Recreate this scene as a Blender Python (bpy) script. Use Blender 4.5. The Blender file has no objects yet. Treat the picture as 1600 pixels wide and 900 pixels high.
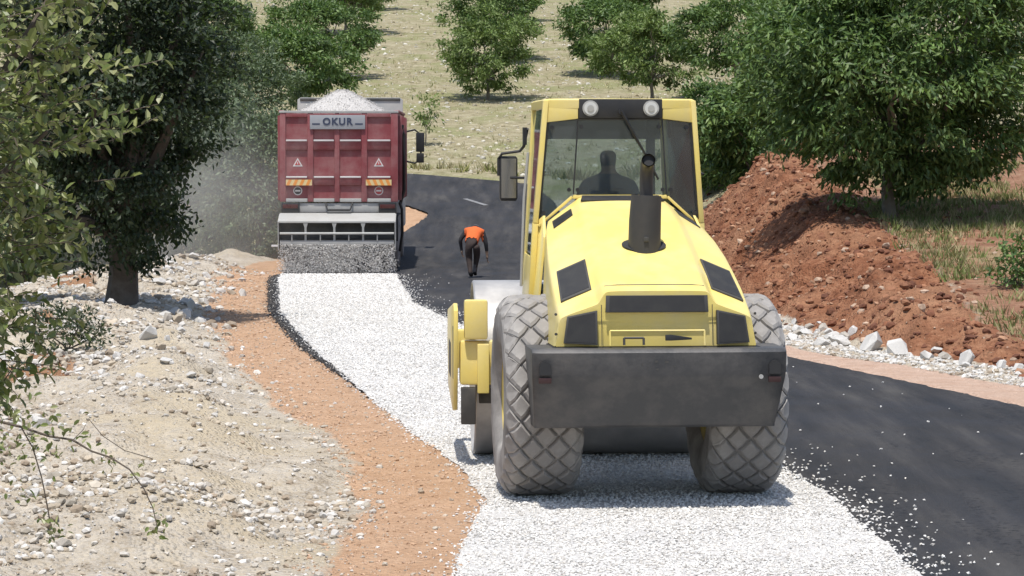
import bpy, bmesh, math, random
import numpy as np
from mathutils import Vector, Matrix, Euler

random.seed(11)
RNG = np.random.default_rng(11)
SC = bpy.context.scene
COL = SC.collection
R = math.radians

# ------------------------------------------------------------------ camera, sky, sun, exposure
FPX, CH = 4532.0, 2.6
cam_d = bpy.data.cameras.new('camera')
cam_d.sensor_width = 36.0
cam_d.lens = 36.0 * FPX / 1600.0
cam_d.clip_start, cam_d.clip_end = 0.1, 3000.0
cam = bpy.data.objects.new('camera', cam_d)
COL.objects.link(cam)
cam.location = (0, 0, CH)
cam.rotation_euler = (R(90 - 2.741), 0, 0)
SC.camera = cam

SUN_EL, SUN_AZ = R(72), R(194)          # azimuth clockwise from +Y: behind the camera, a little to its left
world = bpy.data.worlds.new('World')
SC.world = world
world.use_nodes = True
nt = world.node_tree
sky = nt.nodes.new('ShaderNodeTexSky')
sky.sky_type = 'NISHITA'
sky.sun_disc = False
sky.sun_elevation = SUN_EL
sky.sun_rotation = SUN_AZ
sky.air_density, sky.dust_density = 1.0, 1.5
bg = nt.nodes['Background']
bg.inputs['Strength'].default_value = 0.15
nt.links.new(sky.outputs[0], bg.inputs[0])

sun_d = bpy.data.lights.new('sun', 'SUN')
sun_d.energy, sun_d.angle, sun_d.color = 4.6, R(0.6), (1.0, 0.96, 0.90)
sun = bpy.data.objects.new('sun', sun_d)
COL.objects.link(sun)
to_sun = Vector((math.sin(SUN_AZ) * math.cos(SUN_EL), math.cos(SUN_AZ) * math.cos(SUN_EL), math.sin(SUN_EL)))
sun.rotation_euler = to_sun.to_track_quat('Z', 'Y').to_euler()
sun.location = (0, 0, 60)

SC.view_settings.view_transform = 'Standard'
SC.view_settings.look = 'None'
SC.view_settings.exposure = 0.10
SC.view_settings.gamma = 1.0
SC.cycles.max_bounces = 8
SC.cycles.transparent_max_bounces = 16
SC.cycles.volume_bounces = 1
SC.cycles.use_denoising = True

# ------------------------------------------------------------------ small helpers
def tag(o, label=None, cat=None, group=None, kind=None):
    if label: o['label'] = label
    if cat: o['category'] = cat
    if group: o['group'] = group
    if kind: o['kind'] = kind
    return o

def link(o, parent=None):
    COL.objects.link(o)
    if parent is not None: o.parent = parent
    return o

def empty(name, loc, rz=0.0):
    o = bpy.data.objects.new(name, None)
    o.empty_display_size = 0.3
    o.location = loc
    o.rotation_euler = (0, 0, rz)
    return link(o)

def np_mesh(name, V, F, col=None, smooth=False, attrs=None):
    """mesh from arrays: V (n,3), F (m,k) all of one size, col (n,3) per vertex"""
    V = np.asarray(V, np.float32); F = np.asarray(F, np.int32)
    me = bpy.data.meshes.new(name)
    me.vertices.add(len(V)); me.vertices.foreach_set('co', V.ravel())
    m, k = F.shape
    me.loops.add(m * k); me.loops.foreach_set('vertex_index', F.ravel())
    me.polygons.add(m)
    me.polygons.foreach_set('loop_start', np.arange(0, m * k, k, dtype=np.int32))
    me.polygons.foreach_set('loop_total', np.full(m, k, np.int32))
    me.polygons.foreach_set('use_smooth', np.full(m, smooth, bool))
    if col is not None:
        a = me.attributes.new('Col', 'FLOAT_COLOR', 'POINT')
        c4 = np.ones((len(V), 4), np.float32); c4[:, :3] = col
        a.data.foreach_set('color', c4.ravel())
    for n, v in (attrs or {}).items():
        a = me.attributes.new(n, 'FLOAT', 'POINT')
        a.data.foreach_set('value', np.asarray(v, np.float32).ravel())
    me.update(calc_edges=True)
    me.validate()
    return me

def np_obj(name, V, F, mat, parent=None, **kw):
    me = np_mesh(name, V, F, **kw)
    me.materials.append(mat)
    return link(bpy.data.objects.new(name, me), parent)

class MB:
    """collects shapes; build() links them as one mesh object"""
    def __init__(self): self.v, self.f = [], []
    def add(self, V, F):
        n = len(self.v)
        self.v += [tuple(p) for p in V]
        self.f += [tuple(i + n for i in q) for q in F]
        return self
    def box(self, x0, x1, y0, y1, z0, z1):
        return self.add([(x0,y0,z0),(x1,y0,z0),(x1,y1,z0),(x0,y1,z0),(x0,y0,z1),(x1,y0,z1),(x1,y1,z1),(x0,y1,z1)],
            [(0,3,2,1),(4,5,6,7),(0,1,5,4),(1,2,6,5),(2,3,7,6),(3,0,4,7)])
    def prism(self, pts, vec):
        n = len(pts); pts = [Vector(p) for p in pts]; vec = Vector(vec)
        return self.add([tuple(p) for p in pts] + [tuple(p + vec) for p in pts],
            [tuple(range(n))[::-1], tuple(range(n, 2*n))] + [(i, (i+1) % n, n + (i+1) % n, n + i) for i in range(n)])
    def tube(self, pts, r, n=8, r1=None, caps=True):
        pts = [Vector(p) for p in pts]; m = len(pts)
        V, F = [], []
        for i, p in enumerate(pts):
            d = (pts[min(i+1, m-1)] - pts[max(i-1, 0)]).normalized()
            up = Vector((0,0,1)) if abs(d.z) < 0.9 else Vector((0,1,0))
            a = d.cross(up).normalized(); b = d.cross(a).normalized()
            rr = r if r1 is None else r + (r1 - r) * i / (m - 1)
            if isinstance(r, (list, tuple)): rr = r[i]
            for k in range(n):
                t = 2*math.pi*k/n
                V.append(tuple(p + a*(rr*math.cos(t)) + b*(rr*math.sin(t))))
        for i in range(m-1):
            for k in range(n):
                F.append((i*n+k, i*n+(k+1)%n, (i+1)*n+(k+1)%n, (i+1)*n+k))
        if caps:
            F.append(tuple(range(n))); F.append(tuple(range((m-1)*n, m*n))[::-1])
        return self.add(V, F)
    def lathe_x(self, prof, n=48, c=(0,0,0)):
        """profile [(x, r)] turned about an axis along x through c"""
        V, F = [], []; m = len(prof)
        for k in range(n):
            t = 2*math.pi*k/n
            for x, r in prof: V.append((c[0]+x, c[1]+r*math.cos(t), c[2]+r*math.sin(t)))
        for k in range(n):
            for i in range(m-1):
                F.append((k*m+i, k*m+i+1, ((k+1)%n)*m+i+1, ((k+1)%n)*m+i))
        return self.add(V, F)
    def disc(self, c, nrm, r, depth, n=20):
        nrm = Vector(nrm).normalized(); c = Vector(c)
        return self.tube([c, c + nrm*depth], r, n)
    def loft(self, secs, closed=False, cap0=True, cap1=True):
        n = len(secs[0]); V = [p for s in secs for p in s]; F = []
        for i in range(len(secs)-1):
            for k in range(n if closed else n-1):
                F.append((i*n+k, i*n+(k+1)%n, (i+1)*n+(k+1)%n, (i+1)*n+k))
        if cap0: F.append(tuple(range(n))[::-1])
        if cap1: F.append(tuple(range((len(secs)-1)*n, len(secs)*n)))
        return self.add(V, F)
    def mesh(self, name, bevel=0.0, smooth=False, seg=2, ang=35):
        bm = bmesh.new()
        vs = [bm.verts.new(p) for p in self.v]
        for q in self.f:
            try: bm.faces.new([vs[i] for i in q])
            except ValueError: pass
        bmesh.ops.recalc_face_normals(bm, faces=bm.faces)
        if bevel > 0:
            es = [e for e in bm.edges if len(e.link_faces) == 2 and e.calc_face_angle(0) > R(ang)]
            bmesh.ops.bevel(bm, geom=es, offset=bevel, segments=seg, profile=0.6, affect='EDGES', clamp_overlap=True)
        me = bpy.data.meshes.new(name)
        bm.to_mesh(me); bm.free()
        if smooth or bevel > 0:
            for p in me.polygons: p.use_smooth = True
            me.set_sharp_from_angle(angle=R(32))
        return me
    def build(self, name, mat, parent=None, **kw):
        me = self.mesh(name, **kw)
        me.materials.append(mat)
        return link(bpy.data.objects.new(name, me), parent)

# ------------------------------------------------------------------ materials
def new_mat(name):
    m = bpy.data.materials.new(name); m.use_nodes = True
    t = m.node_tree
    return m, t, t.nodes['Principled BSDF']

def N(t, typ, **kw):
    n = t.nodes.new('ShaderNode' + typ)
    for k, v in kw.items():
        if k in n.inputs: n.inputs[k].default_value = v
        else: setattr(n, k, v)
    return n

def c4(c): return (c[0], c[1], c[2], 1.0)

def mix(t, fac, a, b, blend='MIX'):
    n = t.nodes.new('ShaderNodeMix'); n.data_type = 'RGBA'; n.blend_type = blend
    for sock, v in ((n.inputs[0], fac), (n.inputs[6], a), (n.inputs[7], b)):
        if isinstance(v, bpy.types.NodeSocket): t.links.new(v, sock)
        elif isinstance(v, (int, float)): sock.default_value = v
        else: sock.default_value = c4(v)
    return n.outputs[2]

def math_n(t, op, a, b=0.0, clamp=False):
    n = t.nodes.new('ShaderNodeMath'); n.operation = op; n.use_clamp = clamp
    for sock, v in ((n.inputs[0], a), (n.inputs[1], b)):
        if isinstance(v, bpy.types.NodeSocket): t.links.new(v, sock)
        else: sock.default_value = v
    return n.outputs[0]

def ramp(t, fac, stops):
    n = t.nodes.new('ShaderNodeValToRGB'); e = n.color_ramp.elements
    while len(e) < len(stops): e.new(0.5)
    for el, (p, c) in zip(e, stops): el.position = p; el.color = c4(c) if not isinstance(c, float) else (c, c, c, 1)
    t.links.new(fac, n.inputs[0])
    return n.outputs[0]

def coords(t, kind='Object'):
    return t.nodes.new('ShaderNodeTexCoord').outputs[kind]

def noise(t, vec, scale, detail=5.0, rough=0.6):
    n = N(t, 'TexNoise', Scale=scale, Detail=detail, Roughness=rough)
    t.links.new(vec, n.inputs['Vector'])
    return n.outputs['Fac']

def bump(t, bsdf, h, strength=0.3, dist=0.02):
    b = N(t, 'Bump', Strength=strength, Distance=dist)
    t.links.new(h, b.inputs['Height']); t.links.new(b.outputs[0], bsdf.inputs['Normal'])

def worn(name, base, dirt, rough=0.5, metal=0.0, amount=0.35, scale=3.0, bstr=0.05, coat=0.0, fine=40.0):
    """paint or metal with dust patches and fine grain"""
    m, t, b = new_mat(name)
    co = coords(t)
    n1 = noise(t, co, scale, 8, 0.65); n2 = noise(t, co, fine, 4, 0.6)
    f = math_n(t, 'MULTIPLY', ramp(t, n1, [(0.42, 0.0), (0.72, 1.0)]), amount)
    c = mix(t, f, base, dirt)
    c = mix(t, math_n(t, 'MULTIPLY', n2, 0.16), c, [x*0.55 for x in base])
    t.links.new(c, b.inputs['Base Color'])
    rr = math_n(t, 'ADD', math_n(t, 'MULTIPLY', n1, 0.35), rough - 0.17)
    t.links.new(rr, b.inputs['Roughness'])
    b.inputs['Metallic'].default_value = metal
    b.inputs['Coat Weight'].default_value = coat
    bump(t, b, n2, bstr, 0.01)
    return m

def attr_mat(name, rough=0.85, grain=0.35, scale=25.0, bstr=0.4, translucent=0.0, spec=0.3):
    m, t, b = new_mat(name)
    a = N(t, 'Attribute', attribute_name='Col')
    n = noise(t, coords(t), scale, 4, 0.6)
    c = mix(t, math_n(t, 'MULTIPLY', n, grain), a.outputs['Color'], (0.02, 0.02, 0.02))
    t.links.new(c, b.inputs['Base Color'])
    b.inputs['Roughness'].default_value = rough
    b.inputs['Specular IOR Level'].default_value = spec
    if bstr: bump(t, b, n, bstr, 0.02)
    if translucent:
        tr = N(t, 'BsdfTranslucent')
        t.links.new(mix(t, 0.5, a.outputs['Color'], (0.12, 0.20, 0.02)), tr.inputs['Color'])
        mx = N(t, 'MixShader', Fac=translucent)
        t.links.new(b.outputs[0], mx.inputs[1]); t.links.new(tr.outputs[0], mx.inputs[2])
        t.links.new(mx.outputs[0], t.nodes['Material Output'].inputs['Surface'])
    return m

M = {}
M['yellow'] = worn('yellow_paint', (0.82, 0.655, 0.185), (0.68, 0.59, 0.37), 0.42, amount=0.55, scale=2.2, coat=0.2)
M['bumper'] = worn('bumper_grey', (0.050, 0.051, 0.053), (0.17, 0.155, 0.14), 0.5, amount=0.6, scale=3.6, bstr=0.6, fine=12)
M['black'] = worn('black_plastic', (0.016, 0.016, 0.017), (0.06, 0.055, 0.05), 0.5, amount=0.4)
M['grille'] = worn('grille_mesh_dark', (0.020, 0.020, 0.021), (0.05, 0.05, 0.045), 0.75, amount=0.5, scale=8)
M['grille_frame'] = worn('grille_frame_dark', (0.05, 0.048, 0.045), (0.12, 0.11, 0.09), 0.6, amount=0.4)
M['stack'] = worn('stack_steel', (0.055, 0.053, 0.050), (0.12, 0.10, 0.08), 0.5, metal=0.3, amount=0.4)
M['tyre'] = worn('dusty_tyre', (0.19, 0.18, 0.17), (0.46, 0.44, 0.41), 0.9, amount=0.9, scale=2.5, fine=30)
M['lug'] = worn('dusty_tread', (0.26, 0.245, 0.23), (0.54, 0.515, 0.475), 0.9, amount=0.9, scale=2.0, fine=35)
M['steel'] = worn('drum_steel', (0.36, 0.35, 0.34), (0.62, 0.60, 0.57), 0.5, metal=0.35, amount=0.8, scale=2.0)
M['dark_steel'] = worn('dark_steel', (0.06, 0.058, 0.055), (0.20, 0.18, 0.15), 0.6, metal=0.3, amount=0.5)
M['lamp_glass'] = worn('lamp_glass', (0.62, 0.62, 0.60), (0.4, 0.4, 0.38), 0.15, amount=0.2)
M['red_lens'] = worn('red_lens', (0.07, 0.014, 0.012), (0.10, 0.07, 0.06), 0.3, amount=0.4)
M['dark_lens'] = worn('dark_lens', (0.035, 0.010, 0.009), (0.08, 0.05, 0.045), 0.4, amount=0.4)
M['red'] = worn('red_truck_paint', (0.215, 0.042, 0.048), (0.34, 0.20, 0.19), 0.6, amount=0.75, scale=1.6)
M['red_rail'] = worn('red_rail_dusty', (0.30, 0.060, 0.062), (0.55, 0.45, 0.42), 0.6, amount=0.75, scale=2.5)
M['truck_grey'] = worn('truck_grey', (0.34, 0.34, 0.33), (0.50, 0.47, 0.43), 0.65, amount=0.6)
M['galv'] = worn('galvanised', (0.42, 0.42, 0.40), (0.30, 0.28, 0.25), 0.6, metal=0.1, amount=0.5)
M['plate'] = worn('name_plate', (0.30, 0.31, 0.33), (0.36, 0.35, 0.34), 0.6, amount=0.3)
M['navy'] = worn('plate_lettering', (0.035, 0.045, 0.085), (0.08, 0.08, 0.10), 0.6, amount=0.2)
M['white'] = worn('white_sticker_and_highlight', (0.62, 0.60, 0.58), (0.4, 0.3, 0.28), 0.6, amount=0.3)
M['sticker_red'] = worn('sticker_red', (0.42, 0.06, 0.06), (0.35, 0.2, 0.18), 0.6, amount=0.3)
M['orange_stripe'] = worn('reflector_orange', (0.72, 0.27, 0.045), (0.5, 0.3, 0.2), 0.5, amount=0.3)
M['cream_stripe'] = worn('reflector_cream', (0.66, 0.52, 0.25), (0.5, 0.4, 0.3), 0.5, amount=0.3)
M['truck_white'] = worn('truck_white', (0.55, 0.55, 0.54), (0.40, 0.38, 0.35), 0.5, amount=0.5)
M['seat'] = worn('seat_fabric', (0.03, 0.03, 0.034), (0.06, 0.06, 0.06), 0.9, amount=0.3)
M['bark'] = worn('bark', (0.085, 0.065, 0.048), (0.17, 0.145, 0.12), 0.9, amount=0.7, scale=6, bstr=0.6, fine=18)
M['pale_bark'] = worn('pale_bark', (0.20, 0.175, 0.145), (0.30, 0.27, 0.23), 0.9, amount=0.7, scale=6, bstr=0.6, fine=18)
M['stone'] = attr_mat('stone', 0.9, 0.30, 18.0, 0.5)
M['chip'] = attr_mat('chip_stone', 0.9, 0.12, 60.0, 0.0)
M['leaf'] = attr_mat('leaf', 0.5, 0.20, 6.0, 0.0, 0.30, 0.4)
M['leaf_near'] = attr_mat('leaf_near', 0.42, 0.15, 30.0, 0.0, 0.28, 0.5)
M['grass'] = attr_mat('grass', 0.9, 0.2, 4.0, 0.0, 0.15)
M['cloth'] = attr_mat('cloth', 0.9, 0.3, 20.0, 0.2)

def glass_mat():
    m, t, b = new_mat('tinted_glass')
    out = t.nodes['Material Output']
    tr = N(t, 'BsdfTransparent'); tr.inputs['Color'].default_value = (0.80, 0.85, 0.86, 1)
    gl = N(t, 'BsdfGlossy', Roughness=0.04); gl.inputs['Color'].default_value = (0.9, 0.95, 1, 1)
    fr = N(t, 'Fresnel', IOR=1.5)
    f = math_n(t, 'ADD', math_n(t, 'MULTIPLY', fr.outputs[0], 1.0), 0.02, True)
    df = N(t, 'BsdfDiffuse'); df.inputs['Color'].default_value = (0.36, 0.43, 0.48, 1)   # dust film, its blue standing in for sky reflections
    n = noise(t, coords(t), 3.0, 4)
    a = N(t, 'MixShader'); t.links.new(math_n(t, 'MULTIPLY', n, 0.12), a.inputs[0])
    t.links.new(tr.outputs[0], a.inputs[1]); t.links.new(df.outputs[0], a.inputs[2])
    c = N(t, 'MixShader'); t.links.new(f, c.inputs[0]); t.links.new(a.outputs[0], c.inputs[1]); t.links.new(gl.outputs[0], c.inputs[2])
    t.links.new(c.outputs[0], out.inputs['Surface'])
    return m
M['glass'] = glass_mat()
def mirror_mat():
    m, t, b = new_mat('mirror_glass')
    b.inputs['Metallic'].default_value = 0.9; b.inputs['Roughness'].default_value = 0.12
    b.inputs['Base Color'].default_value = (0.35, 0.35, 0.36, 1)
    return m
M['mirror'] = mirror_mat()

# ------------------------------------------------------------------ numpy noise
_T = np.random.default_rng(5).random((256, 256))
def vnoise(x, y):
    xi = np.floor(x).astype(int); yi = np.floor(y).astype(int)
    fx = x - xi; fy = y - yi
    fx = fx*fx*(3-2*fx); fy = fy*fy*(3-2*fy)
    g = lambda a, b: _T[a % 256, b % 256]
    return (g(xi,yi)*(1-fx)+g(xi+1,yi)*fx)*(1-fy) + (g(xi,yi+1)*(1-fx)+g(xi+1,yi+1)*fx)*fy
def fbm(x, y, f=1.0, o=4, off=0.0):
    s = np.zeros_like(np.asarray(x, float)); a = 0.5
    for i in range(o):
        s = s + a*(vnoise(x*f+off+17*i, y*f-off+31*i) - 0.5)*2; a *= 0.5; f *= 2.03
    return s
def sstep(a, b, x):
    t = np.clip((x-a)/(b-a), 0, 1); return t*t*(3-2*t)

# ------------------------------------------------------------------ lie of the land
L_EDGE = np.array([(-0.26,-15),(-0.25,8),(-0.20,18.2),(-0.06,21.2),(-0.30,23.7),(-0.82,26.4),(-1.66,31.3),(-2.75,37.8),(-3.84,45.9),(-4.88,58.3),
    (-4.7,63),(-3.4,70),(-2.35,75.5),(-2.2,77.0),(-2.9,78.8),(-6,80),(-16,81),(-60,83)], float)
R_EDGE = np.array([(9.5,-15),(8.6,8),(7.4,18),(6.75,21.2),(6.3,23.7),(5.75,26.4),(4.65,31.3),(3.05,37.8),(2.35,46),(1.7,58.3),
    (1.5,64),(1.5,70),(1.35,76),(1.15,79.5),(0.55,83.5),(-3.3,86.2),(-16,87.5),(-60,89)], float)
def dense(P, step=0.5):
    out = []
    for a, b in zip(P[:-1], P[1:]):
        n = max(1, int(np.hypot(*(b-a))/step))
        out += [a + (b-a)*i/n for i in range(n)]
    out.append(P[-1]); P = np.array(out)
    for _ in range(6): P[1:-1] = 0.25*P[:-2] + 0.5*P[1:-1] + 0.25*P[2:]
    return P
LE, RE = dense(L_EDGE), dense(R_EDGE)
def edge_x(E, y): return np.interp(y, E[:, 1][:], E[:, 0][:])

def poly_dist(P, x, y):
    d = np.full(x.shape, 1e9)
    for a, b in zip(P[:-1:2], list(P[2::2]) + [P[-1]]):
        v = b - a; L2 = max(v @ v, 1e-9)
        t = np.clip(((x-a[0])*v[0] + (y-a[1])*v[1]) / L2, 0, 1)
        d = np.minimum(d, (x-a[0]-t*v[0])**2 + (y-a[1]-t*v[1])**2)
    return np.sqrt(d)
def inside(P, x, y):
    c = np.zeros(x.shape, bool); n = len(P)
    for i in range(n):
        x0, y0 = P[i]; x1, y1 = P[(i+1) % n]
        if y0 == y1: continue
        k = ((y0 > y) != (y1 > y)) & (x < (x1-x0)*(y-y0)/(y1-y0) + x0)
        c ^= k
    return c
POLY = np.vstack([RE, LE[::-1]])
def road_z(y):
    u = np.asarray(y, float) - 69.0
    return 0.11*0.5*(u + np.sqrt(u*u + 3.0))*sstep(56, 64, np.asarray(y, float))

def natural(x, y):
    A = 0.02 - 0.14*np.maximum(0, -x-7.0) - 1.1*sstep(57, 67, y)*sstep(-4.5, -6.5, x)
    TL = 1.77 + 0.12*(y-87)
    TL = np.where(y > 200, 1.77+0.12*113+0.05*(y-200), TL)
    tl = A + (TL-A)*sstep(74, 92, y)
    TR = 0.12 + 0.09*np.maximum(0, y-36) + 0.015*np.maximum(0, x-8)
    a = -2 + np.maximum(0, y-60)*0.15
    return tl + (TR-tl)*sstep(a, a+6, x)

def land(x, y):
    """height and zone distances of the ground at x, y (arrays)"""
    x = np.asarray(x, float); y = np.asarray(y, float)
    dl, dr = poly_dist(LE, x, y), poly_dist(RE, x, y)
    ins = inside(POLY, x, y)
    d = np.where(ins, 0.0, np.minimum(dl, dr))
    left = (dl < dr)
    zr = road_z(np.minimum(y, 87.0))
    T = natural(x, y)
    far = sstep(70, 80, y)
    bs = sstep(60, 69, y)
    toe = (1.35 + np.clip((38-y)*0.13, 0, 1.2))*(1-far) + 0.5*far
    slope = (np.interp(y, [34, 41, 49, 58], [0.32, 0.48, 0.76, 0.98]) - 0.45*bs)*(1-far) + 0.5*far
    toe = np.where(left & (y < 78), 2.4, toe)
    cut = zr + 0.015 + np.maximum(0, d - toe)*slope
    fill = zr + 0.015 - np.maximum(0, d - 2.3)*0.45
    h = np.where(T > zr, np.minimum(T, cut), np.maximum(T, fill))
    bank = np.where((~left) & (y < 84), sstep(0.0, 0.5, cut - zr)*sstep(0.9, 0.05, h - 0.0*T - np.minimum(T, cut) + np.abs(T-cut)*0.30), 0)
    bank = np.where((~left) & (y < 80) & (d > toe), sstep(toe-0.1, toe+0.35, d)*sstep(1.6, 0.3, np.maximum(0, cut - T)/np.clip(slope, .25, 1))*(1-sstep(63, 69, y)), 0)
    # spoil heaped along the left shoulder
    lf = np.where(left & ~ins & (y < 66), 1.0, 0.0)
    berm = lf*sstep(0.9, 2.2, d)*sstep(6.5, 3.0, d)*(0.10 + 0.30*np.maximum(0, fbm(x, y, 0.35, 3, 3.0)+0.25))
    berm = berm*(0.35 + 0.65*sstep(22, 34, y))
    h = h + berm
    amp = np.where(ins, 0, sstep(0.0, 0.6, d))
    h = h + amp*(0.035*fbm(x, y, 1.3, 4, 9.0)) + lf*sstep(0.8, 2.0, d)*(0.36*fbm(x, y, 0.8, 5, 2.0))
    h = h + bank*(0.30*fbm(x, y, 1.5, 6, 5.0) + 0.16*np.abs(fbm(x, y, 3.0, 4, 1.0)))
    h = h + sstep(90, 100, y)*0.12*fbm(x, y, 0.15, 3, 6.0)
    h = np.where(ins, zr - 0.04, h)
    return h, dict(d=d, dl=dl, dr=dr, ins=ins, left=left, bank=bank)
def gz(x, y): return float(land(np.array([x]), np.array([y]))[0][0])
def on_flat(px, py):
    """ground point (flat part of the site) seen at a photograph pixel: used once to read positions off"""
    Y = CH*FPX/(py-233.0); return (px-800.0)*Y/FPX, Y

def axis(fine0, fine1, step, lo, hi, grow=1.16):
    a = list(np.arange(fine0, fine1, step)); s = step; v = a[0]; pre = []
    while v > lo: s *= grow; v -= s; pre.append(v)
    s = step; v = a[-1]; post = []
    while v < hi: s *= grow; v += s; post.append(v)
    return np.array(pre[::-1] + a + post)
xs = axis(-9, 10, 0.12, -160, 160)
ys = np.concatenate([axis(13, 68, 0.13, -25, 68.1, 1.15)[:-1], np.arange(68.3, 122, 0.45), np.arange(122, 330, 2.0)])
GX, GY = np.meshgrid(xs, ys)
gxf, gyf = GX.ravel(), GY.ravel()
GH, Z = land(gxf, gyf)
nx, ny = len(xs), len(ys)
I = np.arange(nx*ny).reshape(ny, nx)
QF = np.stack([I[:-1,:-1], I[:-1,1:], I[1:,1:], I[1:,:-1]], -1).reshape(-1, 4)
lft = Z['left'] & (gyf < 79)
rgt = (~Z['left']) & (gyf < 80)
wj = fbm(gxf, gyf, 0.45, 3, 8.0)
ow = np.interp(gyf, [15, 18, 22.3, 26.4, 33, 41, 54, 62], [0.98, 1.00, 0.98, 0.88, 1.05, 0.95, 1.0, 1.2])
w_orange = np.where(lft, sstep(ow+0.28, ow-0.28, Z['d'] + 0.25*wj), 0)
w_orange = np.where(lft & (gyf > 66), sstep(2.6, 2.0, Z['d']), w_orange)
pk = np.interp(gyf, [25, 30, 37, 45], [1.25, 1.15, 0.55, 0.45])
w_pink = np.where(rgt & (gyf < 75), sstep(pk+0.15, pk-0.15, Z['d'] + 0.12*wj), 0)
w_red = np.where(rgt, np.clip(Z['bank']*1.25, 0, 1), 0)
tx = natural(gxf, gyf)
beyond = np.where(rgt, sstep(0.05, 0.35, Z['d']-(1.35+np.clip((38-gyf)*0.13, 0, 1.2)))*(1-w_red), 0)
w_field = np.clip(beyond*sstep(76, 64, gyf), 0, 1)
w_hill = np.clip(sstep(64, 72, gyf)*np.where(rgt, beyond, 1.0)*np.where(Z['ins'], 0, 1) - w_orange, 0, 1)
w_hill = np.maximum(w_hill, sstep(0.4, 1.6, Z['d'])*sstep(80.5, 83, gyf))
w_soil = np.where(lft, np.clip(sstep(0.12, 0.4, fbm(gxf, gyf, 0.5, 3, 12.0))*sstep(2.6, 3.4, Z['d']), 0, 1), 0)

def ground_mat():
    m, t, b = new_mat('ground')
    co = coords(t)
    A = lambda n: N(t, 'Attribute', attribute_name=n).outputs['Fac']
    nb, nm, nf = noise(t, co, 0.5, 6), noise(t, co, 3.0, 8, 0.7), noise(t, co, 22.0, 6, 0.7)
    vor = N(t, 'TexVoronoi', Scale=9.0); t.links.new(co, vor.inputs['Vector'])
    vor2 = N(t, 'TexVoronoi', Scale=26.0); t.links.new(co, vor2.inputs['Vector'])
    v2 = ramp(t, vor2.outputs['Distance'], [(0.1, 1.0), (0.6, 0.0)])
    def msk(n, soft=0.10, k=0.55):
        f = math_n(t, 'ADD', A(n), math_n(t, 'MULTIPLY', math_n(t, 'SUBTRACT', nm, 0.5), k))
        return ramp(t, f, [(0.5-soft, 0.0), (0.5+soft, 1.0)])
    gravel = ramp(t, nm, [(0.32, (0.225, 0.18, 0.128)), (0.5, (0.45, 0.388, 0.298)), (0.68, (0.59, 0.53, 0.435))])
    gravel = mix(t, ramp(t, nf, [(0.45, 0.0), (0.62, 1.0)]), gravel, (0.47, 0.425, 0.36))
    gravel = mix(t, ramp(t, nb, [(0.50, 0.0), (0.62, 0.7)]), gravel, (0.46, 0.385, 0.265))
    gravel = mix(t, math_n(t, 'MULTIPLY', v2, 0.30), gravel, (0.54, 0.50, 0.44))
    soil = ramp(t, nm, [(0.3, (0.20, 0.10, 0.055)), (0.7, (0.40, 0.24, 0.14))])
    orange = ramp(t, nm, [(0.3, (0.41, 0.250, 0.148)), (0.7, (0.54, 0.358, 0.232))])
    orange = mix(t, ramp(t, nf, [(0.5, 0.0), (0.75, 0.5)]), orange, (0.52, 0.39, 0.27))
    pink = ramp(t, nm, [(0.3, (0.44, 0.29, 0.21)), (0.7, (0.55, 0.41, 0.32))])
    red = ramp(t, nm, [(0.30, (0.085, 0.033, 0.018)), (0.5, (0.215, 0.090, 0.047)), (0.70, (0.36, 0.185, 0.105))])
    red = mix(t, ramp(t, nb, [(0.42, 0.0), (0.60, 0.75)]), red, mix(t, nm, (0.16, 0.075, 0.042), (0.46, 0.255, 0.15)))
    red = mix(t, ramp(t, nf, [(0.58, 0.0), (0.75, 0.6)]), red, (0.42, 0.26, 0.17))
    field = ramp(t, nm, [(0.28, (0.165, 0.082, 0.050)), (0.52, (0.285, 0.155, 0.098)), (0.75, (0.39, 0.255, 0.17))])
    field = mix(t, ramp(t, nb, [(0.54, 0.0), (0.66, 0.6)]), field, (0.30, 0.255, 0.14))
    hill = ramp(t, nm, [(0.28, (0.17, 0.145, 0.075)), (0.5, (0.32, 0.28, 0.175)), (0.72, (0.47, 0.425, 0.30))])
    hill = mix(t, ramp(t, nb, [(0.46, 0.0), (0.60, 0.75)]), hill, (0.205, 0.22, 0.085))
    hm = noise(t, co, 1.6, 8, 0.8)
    hill = mix(t, ramp(t, hm, [(0.50, 0.0), (0.60, 0.65)]), hill, (0.185, 0.165, 0.085))
    hill = mix(t, ramp(t, nf, [(0.50, 0.0), (0.70, 0.55)]), hill, (0.52, 0.48, 0.38))
    c = mix(t, msk('w_soil'), gravel, soil)
    c = mix(t, msk('w_field'), c, field)
    c = mix(t, msk('w_hill'), c, hill)
    c = mix(t, msk('w_red'), c, red)
    c = mix(t, msk('w_pink', 0.12, 0.3), c, pink)
    c = mix(t, msk('w_orange', 0.10, 0.6), c, orange)
    t.links.new(c, b.inputs['Base Color'])
    b.inputs['Roughness'].default_value = 0.95
    b.inputs['Specular IOR Level'].default_value = 0.1
    h = math_n(t, 'ADD', math_n(t, 'MULTIPLY', nf, 0.6), math_n(t, 'MULTIPLY', v2, 0.4))
    bump(t, b, h, 0.95, 0.05)
    return m
ground = np_obj('ground', np.stack([gxf, gyf, GH], 1), QF, ground_mat(), smooth=True,
    attrs=dict(w_orange=w_orange, w_pink=w_pink, w_red=w_red, w_field=w_field, w_hill=w_hill, w_soil=w_soil))
tag(ground, 'rocky ground with pale shoulder, red cut bank and stony orchard hillside', kind='structure')

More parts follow.
